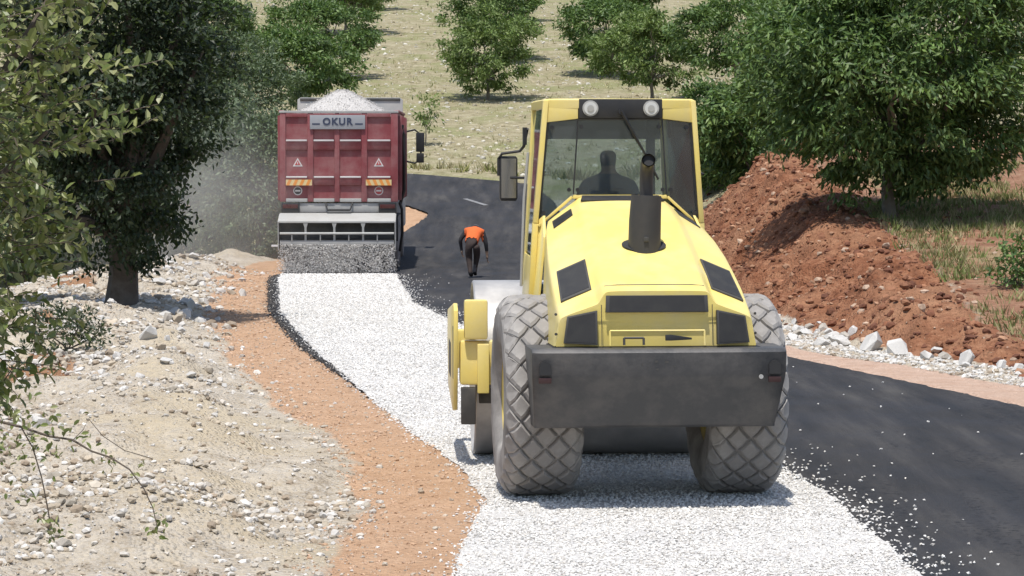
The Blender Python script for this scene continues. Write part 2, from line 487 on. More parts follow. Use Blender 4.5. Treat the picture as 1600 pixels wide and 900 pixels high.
# ------------------------------------------------------------------ road: fresh asphalt, chip layer, old marking
def resample(P, n):
    s = np.concatenate([[0], np.cumsum(np.hypot(*np.diff(P, axis=0).T))]); u = np.linspace(0, s[-1], n)
    return np.stack([np.interp(u, s, P[:, 0]), np.interp(u, s, P[:, 1])], 1)
def asphalt_mat():
    m, t, b = new_mat('asphalt')
    co = coords(t)
    mp = N(t, 'Mapping'); mp.inputs['Scale'].default_value = (1.0, 0.10, 1.0); mp.inputs['Rotation'].default_value = (0, 0, R(-9))
    t.links.new(co, mp.inputs['Vector'])
    st = noise(t, mp.outputs[0], 2.6, 6, 0.6); nf = noise(t, co, 55.0, 5, 0.7); nb = noise(t, co, 0.7, 5)
    c = ramp(t, st, [(0.32, (0.020, 0.020, 0.021)), (0.52, (0.040, 0.038, 0.038)), (0.70, (0.074, 0.070, 0.066))])
    c = mix(t, ramp(t, nb, [(0.45, 0.0), (0.7, 0.5)]), c, (0.040, 0.042, 0.050))
    c = mix(t, ramp(t, nf, [(0.55, 0.0), (0.8, 0.6)]), c, (0.115, 0.112, 0.108))
    t.links.new(c, b.inputs['Base Color'])
    sp_ = noise(t, co, 16.0, 6, 0.75)                         # rough open-textured patches
    pat = math_n(t, 'MULTIPLY', ramp(t, noise(t, mp.outputs[0], 1.6, 3), [(0.50, 0.0), (0.60, 1.0)]), ramp(t, sp_, [(0.52, 0.0), (0.60, 1.0)]))
    c = mix(t, math_n(t, 'MULTIPLY', pat, 0.9), c, (0.013, 0.013, 0.015))
    t.links.new(c, b.inputs['Base Color'])
    t.links.new(ramp(t, st, [(0.3, 0.66), (0.7, 0.85)]), b.inputs['Roughness'])
    b.inputs['Specular IOR Level'].default_value = 0.22
    bump(t, b, math_n(t, 'ADD', nf, math_n(t, 'MULTIPLY', sp_, 0.8)), 0.8, 0.02)
    return m
nr = 420
La, Ra = resample(L_EDGE, 900), resample(R_EDGE, 900)
# pair left and right edge points so that the cross-lines stay short
def pair(P, keys, n_each):
    out = []
    for (a, b), n in zip(zip(keys[:-1], keys[1:]), n_each):
        seg = P[a:b+1]; out.append(resample(seg, n+1)[:-1])
    return np.vstack(out + [P[-1:]])
def smooth_keep(P, k=3):
    P = P.copy()
    for _ in range(k): P[1:-1] = 0.25*P[:-2] + 0.5*P[1:-1] + 0.25*P[2:]
    return P
keys = list(range(len(L_EDGE))); cnt = [12, 30] + [30]*(len(L_EDGE)-3)
LP, RP = smooth_keep(pair(L_EDGE, keys, cnt), 25), smooth_keep(pair(R_EDGE, keys, cnt), 25)
jag = RNG.normal(0, 0.022, len(LP)); jag2 = RNG.normal(0, 0.015, len(RP))
LP[:, 0] += jag; RP[:, 0] += jag2
nc = 9
W = np.linspace(0, 1, nc)[None, :, None]
G = LP[:, None, :]*(1-W) + RP[:, None, :]*W
gx, gy = G[..., 0].ravel(), G[..., 1].ravel()
V = np.stack([gx, gy, road_z(np.minimum(gy, 87.0)) + 0.012], 1)
I = np.arange(len(LP)*nc).reshape(len(LP), nc)
QR = np.stack([I[:-1,:-1], I[:-1,1:], I[1:,1:], I[1:,:-1]], -1).reshape(-1, 4)
road = np_obj('road', V, QR, asphalt_mat(), smooth=True)
tag(road, 'fresh dark asphalt road bending left behind the truck', kind='structure')

CHL = np.array([(-0.40,8),(-0.36,18.2),(-0.20,21.2),(-0.44,23.7),(-0.93,26.4),(-1.66,31.3),(-2.62,37.8),(-3.66,45.9),(-4.70,58.3),(-4.78,60.1)], float)
CHR = np.array([(2.50,8),(2.46,17.7),(2.38,21.2),(2.2,23.5),(1.78,26.4),(1.05,31.3),(0.0,37.8),(-1.05,44.5),(-1.66,48.7),(-2.32,58.3),(-2.38,60.1)], float)
def chip_edges(y, jl, jr):
    return np.interp(y, CHL[:, 1], CHL[:, 0]) + jl, np.interp(y, CHR[:, 1], CHR[:, 0]) + jr
cy = np.arange(8, 60.1, 0.10)
xl, xr = chip_edges(cy, 0.05*fbm(cy, cy*0, 1.5, 4, 3.0) + RNG.normal(0, 0.012, len(cy)), 0.10*fbm(cy, cy*0+5, 1.1, 4, 7.0) + RNG.normal(0, 0.02, len(cy)))
Wc = np.linspace(0, 1, 25)[None, :]
cx = xl[:, None]*(1-Wc) + xr[:, None]*Wc; cyy = np.repeat(cy[:, None], 25, 1)
crown_h = 0.022 + 0.006*fbm(cx, cyy, 2.0, 3, 4.0)
I = np.arange(cx.size).reshape(cx.shape)
QC = np.stack([I[:-1,:-1], I[:-1,1:], I[1:,1:], I[1:,:-1]], -1).reshape(-1, 4)
def chip_mat():
    m, t, b = new_mat('chip_layer')
    co = coords(t)
    v = N(t, 'TexVoronoi', Scale=48.0); t.links.new(co, v.inputs['Vector'])
    nm, nb = noise(t, co, 9.0, 6, 0.7), noise(t, co, 0.8, 5)
    c = mix(t, v.outputs['Color'], (0.50, 0.485, 0.46), (0.71, 0.695, 0.67))
    c = mix(t, ramp(t, v.outputs['Distance'], [(0.50, 0.0), (0.80, 0.55)]), c, (0.34, 0.325, 0.30))
    c = mix(t, ramp(t, nm, [(0.55, 0.0), (0.8, 0.35)]), c, (0.50, 0.49, 0.47))
    c = mix(t, ramp(t, nb, [(0.45, 0.0), (0.7, 0.35)]), c, (0.70, 0.69, 0.665))
    t.links.new(c, b.inputs['Base Color'])
    b.inputs['Roughness'].default_value = 0.95; b.inputs['Specular IOR Level'].default_value = 0.1
    bump(t, b, ramp(t, v.outputs['Distance'], [(0.0, 1.0), (0.8, 0.0)]), 0.8, 0.02)
    return m
chips = np_obj('gravel_layer', np.stack([cx.ravel(), cyy.ravel(), crown_h.ravel()], 1), QC, chip_mat(), smooth=True)
tag(chips, 'fresh layer of white stone chips spread along the left lane', kind='structure')

mk = MB()
for (x0, y0, x1, y1) in ((-1.30, 80.0, -0.70, 78.6),):
    d = Vector((x1-x0, y1-y0, 0)).normalized(); n = Vector((-d.y, d.x, 0))*0.07
    a, b_ = Vector((x0, y0, 0)), Vector((x1, y1, 0))
    P = [a-n, b_-n, b_+n, a+n]
    mk.add([(p.x, p.y, float(road_z(p.y))+0.020) for p in P], [(0, 1, 2, 3)])
o = mk.build('road_marking', worn('faded_line', (0.22, 0.22, 0.22), (0.09, 0.09, 0.09), 0.8, amount=0.8, scale=5))
tag(o, 'short faded pale line on the asphalt in the bend', kind='structure')

# ------------------------------------------------------------------ loose stone
OCT = np.array([(1,0,0),(-1,0,0),(0,1,0),(0,-1,0),(0,0,1),(0,0,-1)], float)
OCTF = np.array([(0,2,4),(2,1,4),(1,3,4),(3,0,4),(2,0,5),(1,2,5),(3,1,5),(0,3,5)])
def rot_mats(n, rng=RNG):
    q = rng.normal(size=(n, 4)); q /= np.linalg.norm(q, axis=1)[:, None]
    w, x, y, z = q.T
    return np.stack([1-2*(y*y+z*z), 2*(x*y-z*w), 2*(x*z+y*w), 2*(x*y+z*w), 1-2*(x*x+z*z), 2*(y*z-x*w),
                     2*(x*z-y*w), 2*(y*z+x*w), 1-2*(x*x+y*y)], -1).reshape(n, 3, 3)
_g = (1+5**.5)/2
ICO = np.array([(-1,_g,0),(1,_g,0),(-1,-_g,0),(1,-_g,0),(0,-1,_g),(0,1,_g),(0,-1,-_g),(0,1,-_g),(_g,0,-1),(_g,0,1),(-_g,0,-1),(-_g,0,1)])/math.hypot(1, _g)
ICOF = np.array([(0,11,5),(0,5,1),(0,1,7),(0,7,10),(0,10,11),(1,5,9),(5,11,4),(11,10,2),(10,7,6),(7,1,8),(3,9,4),(3,4,2),(3,2,6),(3,6,8),(3,8,9),(4,9,5),(2,4,11),(6,2,10),(8,6,7),(9,8,1)])
def scatter(name, P, size, cols, mat, label, cat=None, flat=0.75, kind='stuff', parent=None, big=0.022):
    V, F, C, base = [], [], [], 0
    for sel, shape, faces, jit in ((size < big, OCT, OCTF, 0.25), (size >= big, ICO, ICOF, 0.22)):
        n = int(sel.sum())
        if not n: continue
        k = len(shape)
        sc_ = size[sel][:, None]*RNG.uniform(0.65, 1.15, (n, 3))
        v = shape[None]*(1+RNG.uniform(-jit, jit, (n, k, 1)))*sc_[:, None, :]
        v = np.einsum('nij,nkj->nki', rot_mats(n), v)
        v[..., 2] *= flat
        v += P[sel][:, None, :]
        V.append(v.reshape(-1, 3)); F.append((faces[None] + (np.arange(n)*k)[:, None, None]).reshape(-1, 3) + base); C.append(np.repeat(cols[sel], k, 0))
        base += n*k
    o = np_obj(name, np.vstack(V), np.vstack(F), mat, parent, col=np.vstack(C))
    return tag(o, label, cat, kind=kind)
def palette(n, cols, jitter=0.12):
    c = np.array(cols)[RNG.integers(0, len(cols), n)]
    return np.clip(c*(1+RNG.normal(0, jitter, (n, 1))), 0.01, 0.9)

# chips on the layer, denser where they are seen large, and strays along both edges
n = 80000
y = 15 + 45*RNG.random(n)**1.55
l0, r0 = chip_edges(y, 0, 0)
u = RNG.random(n); x = l0 + (r0-l0)*u
P = np.stack([x, y, np.full(n, 0.026)], 1)
sz = RNG.uniform(0.008, 0.015, n)*(1 + (y-15)*0.012)
WHITE = [(0.73,0.71,0.67), (0.67,0.65,0.61), (0.78,0.765,0.73), (0.61,0.59,0.555), (0.46,0.435,0.40), (0.70,0.665,0.605)]
scatter('stone_chips', P, sz, palette(n, WHITE, 0.10), M['chip'], 'loose white stone chips covering the fresh gravel layer')
n = 3400
y = 15 + 45*RNG.random(n)**1.6
l0, r0 = chip_edges(y, 0, 0)
off = RNG.exponential(0.16, n)
x = np.where(RNG.random(n) < 0.8, r0 + off - 0.05, l0 - off*0.35)
far = RNG.random(n) < 0.05
x = np.where(far, r0 + RNG.uniform(0, 3.4, n)**1.1, x)
k = (x < np.interp(y, RE[:, 1], RE[:, 0]) - 0.1)
P = np.stack([x, y, np.full(n, 0.020)], 1)[k]
scatter('stray_chips', P, RNG.uniform(0.009, 0.017, k.sum()), palette(k.sum(), WHITE, 0.08), M['chip'], 'stray white chips scattered over the asphalt beside the gravel layer')
# dark chips of bitumen along the road edges
n = 2600
y = 33 + 27*RNG.random(n)
x = np.interp(y, LE[:, 1], LE[:, 0]) + RNG.normal(0.02, 0.045, n)
P = np.stack([x, y, np.full(n, 0.018)], 1)
scatter('bitumen_crumbs', P, RNG.uniform(0.008, 0.018, n), palette(n, [(0.03,0.03,0.032), (0.06,0.058,0.055), (0.12,0.11,0.10)]), M['chip'], 'dark tarry crumbs along the left edge of the asphalt')

# gravel of the left shoulder
n = 95000
y = 15.5 + 47*RNG.random(n)**1.5
dd = RNG.random(n)**0.8*6.0 + 0.35
x = np.interp(y, LE[:, 1], LE[:, 0]) - dd
h, z = land(x, y)
ow_ = np.interp(y, [15, 18, 22.3, 26.4, 33, 41, 54, 62], [0.98, 1.00, 0.98, 0.88, 1.05, 0.95, 1.0, 1.2])
keep = (z['d'] > ow_*RNG.uniform(0.7, 1.2, n)) | (RNG.random(n) < 0.03)
cl = sstep(-0.15, 0.45, fbm(x, y, 0.6, 3, 21.0))
keep &= RNG.random(n) < 0.35 + 0.65*cl
x, y, h, cl = x[keep], y[keep], h[keep], cl[keep]; n = len(x)
sz = (0.008 + 0.030*RNG.random(n)**4.5)*(1+(y-15)*0.036)*(0.7+0.5*cl)
PALE = [(0.52,0.475,0.41), (0.60,0.565,0.51), (0.46,0.41,0.335), (0.36,0.29,0.215), (0.50,0.425,0.325), (0.64,0.615,0.575)]
scatter('shoulder_gravel', np.stack([x, y, h+sz*0.2], 1), sz, palette(n, PALE), M['stone'], 'pale broken gravel covering the left road shoulder')
n = 8000
y = 15.5 + 46*RNG.random(n)**1.5
x = np.interp(y, LE[:, 1], LE[:, 0]) - 0.05 - np.interp(y, [15, 18, 22.3, 26.4, 33, 41, 54, 62], [0.98, 1.00, 0.98, 0.88, 1.05, 0.95, 1.0, 1.2])*1.15*RNG.random(n)
h, z = land(x, y)
sz = (0.006 + 0.016*RNG.random(n)**4.0)*(1+(y-15)*0.02)
scatter('dirt_crumbs', np.stack([x, y, h+sz*0.1], 1), sz, palette(n, [(0.50,0.335,0.22), (0.46,0.30,0.19), (0.54,0.375,0.26), (0.50,0.42,0.33)], 0.08), M['stone'], 'crumbs of orange earth on the strip beside the chip layer')
# gravel strip on the right, bank clods, hill stones
n = 9000
y = 26 + 26*RNG.random(n); t0 = 1.35 + np.clip((38-y)*0.13, 0, 1.2); p0 = np.interp(y, [25, 30, 37, 45], [1.25, 1.15, 0.55, 0.45])
x = np.interp(y, RE[:, 1], RE[:, 0]) + p0 + (t0-p0)*1.05*RNG.random(n)
h, z = land(x, y)
sz = 0.012 + 0.035*RNG.random(n)**3
scatter('verge_gravel', np.stack([x, y, h+sz*0.2], 1), sz, palette(n, PALE+[(0.62,0.60,0.56)]*3), M['stone'], 'whitish gravel strip along the right edge of the road below the bank')
n = 26000
y = 28 + 44*RNG.random(n); x = np.interp(y, RE[:, 1], RE[:, 0]) + 1.2 + 5.5*RNG.random(n)
h, z = land(x, y)
keep = RNG.random(n) < np.clip(z['bank']*1.2 + 0.10, 0, 1)
x, y, h = x[keep], y[keep], h[keep]; n = len(x)
sz = 0.012 + 0.075*RNG.random(n)**5
REDS = [(0.22,0.092,0.048), (0.14,0.055,0.030), (0.30,0.14,0.075), (0.38,0.215,0.13), (0.26,0.115,0.062), (0.17,0.068,0.036)]
scatter('soil_clods', np.stack([x, y, h], 1), sz, palette(n, REDS*3+[(0.45,0.33,0.24)]), M['stone'], 'crumbling red soil clods on the cut bank right of the roller')
n = 18000
y = 84 + 86*RNG.random(n)**1.2; x = (RNG.random(n)*1.3 - 0.55)*y*0.36
h, z = land(x, y)
keep = z['d'] > 1.0
x, y, h = x[keep], y[keep], h[keep]; n = len(x)
sz = (0.03 + 0.09*RNG.random(n)**3)
scatter('hill_stones', np.stack([x, y, h], 1), sz, palette(n, [(0.52,0.48,0.38), (0.60,0.57,0.49), (0.44,0.39,0.28), (0.36,0.31,0.20)]), M['stone'], 'pale field stones strewn over the orchard hillside')

# dry grass: blades in tufts
def grass(name, P, hgt, cols, label, blades=5):
    n = len(P); k = blades
    base = np.repeat(P, k, 0) + np.concatenate([RNG.normal(0, 0.05, (n*k, 2)), np.zeros((n*k, 1))], 1)
    a = RNG.uniform(0, 2*np.pi, n*k); H = np.repeat(hgt, k)*RNG.uniform(0.5, 1.1, n*k)
    w = H*0.07 + 0.004; lean = RNG.normal(0, 0.45, (n*k, 2))
    dx = np.stack([np.cos(a)*w, np.sin(a)*w, np.zeros(n*k)], 1)
    tip = base + np.concatenate([lean*H[:, None], H[:, None]], 1)
    V = np.stack([base-dx, base+dx, tip], 1).reshape(-1, 3)
    F = np.arange(n*k*3).reshape(-1, 3)
    o = np_obj(name, V, F, M['grass'], col=np.repeat(np.repeat(cols, k, 0), 3, 0))
    return tag(o, label, kind='stuff')
DRY = [(0.42,0.36,0.20), (0.36,0.32,0.16), (0.28,0.27,0.10), (0.48,0.43,0.27), (0.20,0.22,0.07)]
n = 16000
y = 86 + 80*RNG.random(n)**1.3; x = (RNG.random(n)*1.25 - 0.5)*y*0.36
h, z = land(x, y); keep = (z['d'] > 0.8) & (RNG.random(n) < 0.3+0.7*sstep(-0.1, 0.4, fbm(x, y, 0.12, 3, 4.0)))
grass('hill_grass', np.stack([x, y, h-0.02], 1)[keep], RNG.uniform(0.06, 0.2, keep.sum()), palette(keep.sum(), DRY), 'dry stubble grass on the orchard hillside')
n = 2600
y = 82.5 + 7*RNG.random(n); x = -9 + 14*RNG.random(n)
h, z = land(x, y); keep = (z['d'] > 0.9) & (z['d'] < 4.5) & (~z['ins']) & (y > 83)
keep &= RNG.random(n) < 0.15+0.85*sstep(0.0, 0.3, fbm(x, y, 0.4, 3, 14.0))
grass('verge_grass', np.stack([x, y, h-0.02], 1)[keep], RNG.uniform(0.15, 0.45, keep.sum()), palette(keep.sum(), DRY), 'taller dry weeds along the far edge of the road', 9)
n = 11000
y = 33 + 27*RNG.random(n); x = np.interp(y, RE[:, 1], RE[:, 0]) + 2.0 + 7*RNG.random(n)
h, z = land(x, y); keep = (z['bank'] < 0.5) & (z['d'] > 2.0) & (RNG.random(n) < sstep(0.0, 0.35, fbm(x, y, 0.35, 3, 33.0)+0.20))
grass('field_grass', np.stack([x, y, h-0.02], 1)[keep], RNG.uniform(0.06, 0.20, keep.sum()), palette(keep.sum(), [(0.20,0.22,0.075), (0.30,0.28,0.13), (0.40,0.34,0.19), (0.16,0.20,0.06)]), 'patchy green and straw grass on the red field above the bank', 7)

# single rocks: convex lumps of a few dozen faces
def rock_mesh(seed, npts=22, col=(0.55, 0.52, 0.47)):
    rg = np.random.default_rng(seed)
    p = rg.normal(size=(npts, 3)); p /= np.linalg.norm(p, axis=1)[:, None]
    p *= rg.uniform(0.82, 1.05, (npts, 1)); p *= np.array([1.0, rg.uniform(0.65, 0.95), rg.uniform(0.5, 0.8)])
    bm = bmesh.new()
    for q in p: bm.verts.new(q)
    r = bmesh.ops.convex_hull(bm, input=bm.verts)
    bmesh.ops.delete(bm, geom=[v for v in bm.verts if not v.link_faces], context='VERTS')
    es = [e for e in bm.edges if e.calc_face_angle(0) > R(25)]
    bmesh.ops.bevel(bm, geom=es, offset=0.045, segments=1, affect='EDGES', clamp_overlap=True) if npts > 20 else None
    me = bpy.data.meshes.new('rock'); bm.to_mesh(me); bm.free()
    a = me.attributes.new('Col', 'FLOAT_COLOR', 'POINT')
    c = np.ones((len(me.vertices), 4), np.float32); c[:, :3] = np.array(col)*rg.uniform(0.85, 1.1, (len(me.vertices), 1))
    a.data.foreach_set('color', c.ravel())
    me.materials.append(M['stone'])
    return me
ROCKS = [rock_mesh(i, 14 + (i % 3)*6, PALE[i % len(PALE)]) for i in range(12)]
WROCKS = [rock_mesh(50+i, 19, (0.66, 0.64, 0.60)) for i in range(4)]
def rock(x, y, size, label, group=None, mesh=None, name='rock', sink=0.25):
    o = bpy.data.objects.new(name, mesh or random.choice(ROCKS))
    link(o)
    o.location = (x, y, gz(x, y) + size*(0.5 - sink)*0.6)
    o.rotation_euler = (random.uniform(-.3, .3), random.uniform(-.3, .3), random.uniform(0, 6.28))
    s = size*0.5
    o.scale = (s*random.uniform(.9, 1.15), s*random.uniform(.85, 1.1), s*random.uniform(.85, 1.1))
    return tag(o, label, 'rock', group)
for (px, py, size, lab) in (
    (62, 712, 0.27, 'round whitish boulder on orange soil below the leafy tree at the left edge'),
    (231, 560, 0.31, 'flat pale rock alone on the gravel in front of the left tree trunk'),
    (258, 612, 0.17, 'small white rock below the flat pale rock on the left shoulder'),
    (205, 690, 0.13, 'thumb-sized white stone on the sandy left bank, right of the boulder'),
    (92, 494, 0.22, 'brown reddish rock left of the dark tree trunk'),
    (282, 556, 0.16, 'small greyish rock right of the flat pale rock on the shoulder'),
    (208, 757, 0.11, 'lone whitish pebble on the fine grey sand, lower left'),
    (30, 840, 0.15, 'pale stone at the lower left corner under the twig')):
    x, y = on_flat(px, py)
    rock(x, y, size, lab, mesh=random.choice(WROCKS) if 'brown' not in lab else rock_mesh(77, 20, (0.36, 0.22, 0.13)))
yy_ = np.linspace(28, 46, 400)
toe_px = 800 + FPX*(np.interp(yy_, RE[:, 1], RE[:, 0]) + (1.35 + np.clip((38-yy_)*0.13, 0, 1.2)) - 0.12)/yy_
for (px, off, size, lab) in (
    (1362, 0.0, 0.54, 'largest jagged limestone block at the foot of the red bank'),
    (1312, 0.0, 0.40, 'pale block left of the largest limestone block under the bank'),
    (1402, 0.0, 0.42, 'low wide limestone rock right of the largest block under the bank'),
    (1512, 0.0, 0.34, 'pale rock near the right end of the red bank, left of a smaller one'),
    (1553, 0.1, 0.20, 'smallish white rock last to the right below the red bank'),
    (1262, 0.0, 0.26, 'pale rock nearest the roller tyre at the foot of the bank')):
    y = float(np.interp(-px, -toe_px, yy_)) if toe_px[0] > toe_px[-1] else float(np.interp(px, toe_px, yy_))
    x = (px-800)*y/FPX + off
    rock(x, y, size, lab, mesh=random.choice(WROCKS), sink=0.2)
for i in range(95):                                              # tumbled stones behind and beside the trunk
    px, py = random.gauss(275, 45), random.uniform(425, 520)
    x, y = on_flat(px, py)
    rock(x, y, random.uniform(0.12, 0.30), 'pale rubble stone tumbled around the dark tree trunk', 'rubble around the dark tree trunk', mesh=random.choice(ROCKS+WROCKS+WROCKS))
for i in range(75):
    px, py = random.uniform(60, 360), random.uniform(525, 640)
    x, y = on_flat(px, py)
    rock(x, y, random.uniform(0.07, 0.18), 'fist-sized loose stone on the gravel below the left tree', 'loose stones on the gravel below the left tree', mesh=random.choice(ROCKS+WROCKS))
for i in range(24):
    px, py = random.uniform(0, 110), random.uniform(780, 890)
    x, y = on_flat(px, py)
    rock(x, y, random.uniform(0.05, 0.12), 'small pale stone in the pile at the lower left corner', 'stones piled at the lower left corner')
for i in range(80):
    y = random.uniform(29, 44); x = float(np.interp(y, RE[:, 1], RE[:, 0])) + 1.2 + max(0, (38-y)*0.13) + random.gauss(0.05, 0.2)
    rock(x, y, 0.07 + 0.20*random.random()**2, 'small white stone in the row along the foot of the red bank', 'stones along the foot of the red bank', mesh=random.choice(WROCKS+ROCKS[:1]))

# ------------------------------------------------------------------ trees
def leaf_cloud(centers, crad, per, ll, lw, cols, droop, rng, ctr, flat=0.6):
    n = len(centers)*per
    c = np.repeat(centers, per, 0)
    off = rng.normal(size=(n, 3))*np.repeat(crad, per)[:, None]*np.array([1, 1, flat])
    p = c + off
    out = p - ctr; out /= np.linalg.norm(out, axis=1)[:, None] + 1e-6
    d = out*0.5 + rng.normal(0, 0.6, (n, 3)); d[:, 2] -= droop
    d /= np.linalg.norm(d, axis=1)[:, None]
    nr = rng.normal(0, 0.55, (n, 3)) + np.array([0, 0, 0.8]) + out*0.3
    s = np.cross(d, nr); s /= np.linalg.norm(s, axis=1)[:, None] + 1e-6
    up = np.cross(s, d)
    L = ll*rng.uniform(0.6, 1.2, n)[:, None]; Wd = lw*rng.uniform(0.7, 1.2, n)[:, None]
    m_ = p + d*L*0.45
    V = np.stack([p, m_ + s*Wd*0.5 + up*Wd*0.12, p + d*L, m_ - s*Wd*0.5 + up*Wd*0.12], 1).reshape(-1, 3)
    F = np.arange(n*4).reshape(-1, 4)
    cc = np.array(cols)[rng.integers(0, len(cols), n)]*(1+rng.normal(0, 0.16, (n, 1)))
    tint = np.repeat(1+rng.normal(0, 0.12, (len(centers), 1)), per, 0)
    return V, F, np.repeat(np.clip(cc*tint, 0.004, 0.5), 4, 0)

def crown_points(rng, nclump, rad, lobes=7, inner=0.35, lob_amp=0.35):
    d = rng.normal(size=(nclump, 3)); d /= np.linalg.norm(d, axis=1)[:, None]
    ld = rng.normal(size=(lobes, 3)); ld /= np.linalg.norm(ld, axis=1)[:, None]
    b = np.max(d @ ld.T, 1)
    ext = 1 - lob_amp + lob_amp*1.15*sstep(0.45, 0.95, b)
    r = (inner**3 + (1-inner**3)*rng.random(nclump))**(1/3)
    return d*(r*ext)[:, None]*np.array(rad)

def limbs(rng, base_r, fork_z, targets, start=(0, 0, 0), bend=0.15, n=7):
    mb = MB()
    s = Vector(start); f = Vector((rng.normal(0, 0.04), rng.normal(0, 0.04), fork_z))
    mid = (s+f)/2 + Vector((rng.normal(0, bend*0.3), rng.normal(0, bend*0.3), 0))
    mb.tube([s - Vector((0, 0, 0.15)), s + Vector((0, 0, 0.05)), mid, f], [base_r*1.35, base_r*1.1, base_r*0.92, base_r*0.8], n)
    for tg in targets:
        tg = Vector(tg); v = tg - f
        m1 = f + v*0.35 + Vector((rng.normal(0, bend), rng.normal(0, bend), abs(rng.normal(0, bend))))
        m2 = f + v*0.7 + Vector((rng.normal(0, bend), rng.normal(0, bend), rng.normal(0, bend*0.6)))
        mb.tube([f, m1, m2, tg], [base_r*0.6, base_r*0.42, base_r*0.25, base_r*0.08], 5)
    return mb

def tree_data(seed, rad, ctr_z, fork_z, trunk_r, nclump, per, ll, lw, cols, crad, droop=0.25, bark='bark', nl=9, leafmat='leaf', lobes=7, inner=0.3, lob_amp=0.35, shift=(0, 0)):
    rng = np.random.default_rng(seed)
    ctr = np.array([shift[0], shift[1], ctr_z])
    cp = crown_points(rng, nclump, rad, lobes, inner, lob_amp) + ctr
    V, F, C = leaf_cloud(cp, rng.uniform(0.6, 1.25, nclump)*crad, per, ll, lw, cols, droop, rng, ctr)
    cme = np_mesh('crown', V, F, col=C); cme.materials.append(M[leafmat])
    tg = cp[rng.choice(nclump, nl, replace=False)]
    tme = limbs(rng, trunk_r, fork_z, tg).mesh('trunk', smooth=True); tme.materials.append(M[bark])
    return tme, cme
def plant_tree(data, x, y, label, group=None, rz=0.0, s=1.0, name='tree', cat='tree', z=None):
    r = empty(name, (x, y, (gz(x, y) if z is None else z) - 0.03), rz)
    r.scale = (s, s, s)
    link(bpy.data.objects.new('trunk', data[0]), r); link(bpy.data.objects.new('crown', data[1]), r)
    return tag(r, label, cat, group)

WALNUT = [(0.105,0.180,0.044), (0.135,0.215,0.056), (0.082,0.148,0.040), (0.170,0.245,0.075), (0.064,0.118,0.035)]
LIGHTW = [(0.155,0.228,0.056), (0.190,0.260,0.074), (0.125,0.195,0.050), (0.215,0.275,0.095)]
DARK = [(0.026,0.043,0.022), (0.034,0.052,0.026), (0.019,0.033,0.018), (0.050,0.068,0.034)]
OLIVE = [(0.200,0.235,0.072), (0.265,0.290,0.105), (0.145,0.180,0.056), (0.340,0.350,0.170), (0.170,0.215,0.064)]
DUSTY = [(0.130,0.175,0.092), (0.165,0.21,0.118), (0.105,0.148,0.078)]

# young orchard trees on the hillside: four shapes, copied
ORCH = [tree_data(100+i, (2.25, 2.25, 1.55+0.1*i), 2.35, 0.95, 0.075, 135, 90, 0.21, 0.078, WALNUT if i % 2 == 0 else LIGHTW, 0.19, 0.3, 'pale_bark', 14, inner=0.3, lob_amp=0.50, lobes=11) for i in range(4)]
def hill_spot(px, Y): return (px-800.0)*Y/FPX, Y
GRP = 'young walnut trees on the hillside'
for k, (px, Y, s, v, lab) in enumerate((
    (478, 101, 0.92, 0, 'bushy walnut tree directly behind the raised end of the dump truck'),
    (505, 118, 0.98, 2, 'second walnut tree up the slope behind the truck'),
    (540, 140, 1.0, 1, 'third walnut tree up the slope in the left orchard row'),
    (570, 156, 0.9, 3, 'farthest walnut tree at the top of the left orchard row'),
    (762, 109.6, 0.86, 3, 'walnut tree with a thin pale trunk above its round shadow, mid picture'),
    (775, 126, 1.0, 0, 'walnut tree just uphill of the thin-trunked one, mid picture'),
    (790, 148, 1.0, 2, 'topmost walnut tree of the middle orchard row'),
    (1018, 107, 0.95, 1, 'light green walnut tree just above the roller cab roof'),
    (955, 119, 0.98, 2, 'dark walnut tree left of the light green one above the cab'),
    (985, 141, 1.05, 0, 'topmost walnut tree in the row above the roller cab'),
    (1150, 84, 0.80, 0, 'low walnut tree right of the cab at the end of the red bank'),
    (1255, 96, 1.0, 3, 'walnut tree half hidden left behind the big right tree'),
    (1560, 104, 1.2, 0, 'bluish dark walnut tree in the top right corner'),
    (340, 122, 0.9, 2, 'far walnut tree on the hillside above the dusty bushes'))):
    x, y = hill_spot(px, Y)
    plant_tree(ORCH[v], x, y, lab, GRP, rz=k*1.7, s=s, name='walnut_tree')
SAP = tree_data(130, (0.42, 0.42, 0.62), 1.15, 0.7, 0.022, 26, 14, 0.17, 0.06, LIGHTW, 0.12, 0.2, 'pale_bark', 5)
x, y = hill_spot(665, 95)
plant_tree(SAP, x, y, 'thin sapling with sparse leaves at the verge right of the truck', name='sapling')

# big walnut on the bank
BIG = tree_data(140, (2.5, 2.4, 2.3), 2.72, 0.95, 0.12, 400, 130, 0.17, 0.056, WALNUT, 0.215, 0.35, 'pale_bark', 24, inner=0.25, lob_amp=0.34, lobes=20, shift=(0.15, -0.2))
x, y = hill_spot(1390, 50.5)
plant_tree(BIG, x, y, 'large spreading walnut tree on top of the red bank', name='walnut_tree')
LOW = tree_data(145, (1.55, 1.5, 1.35), 1.35, 0.3, 0.08, 130, 92, 0.19, 0.07, WALNUT, 0.19, 0.3, 'pale_bark', 9, inner=0.2, lob_amp=0.42, lobes=10)
for k, (px, Y, s, lab) in enumerate(((1128, 72, 0.95, 'low walnut bush touching the right side of the roller cab'), (1185, 69, 1.05, 'low bushy walnut between the cab and the large bank tree'), (1245, 65, 0.95, 'leafy walnut bush under the left side of the large bank tree'))):
    x, y = hill_spot(px, Y)
    plant_tree(LOW, x, y, lab, GRP, rz=k*2.2, s=s, name='walnut_tree')
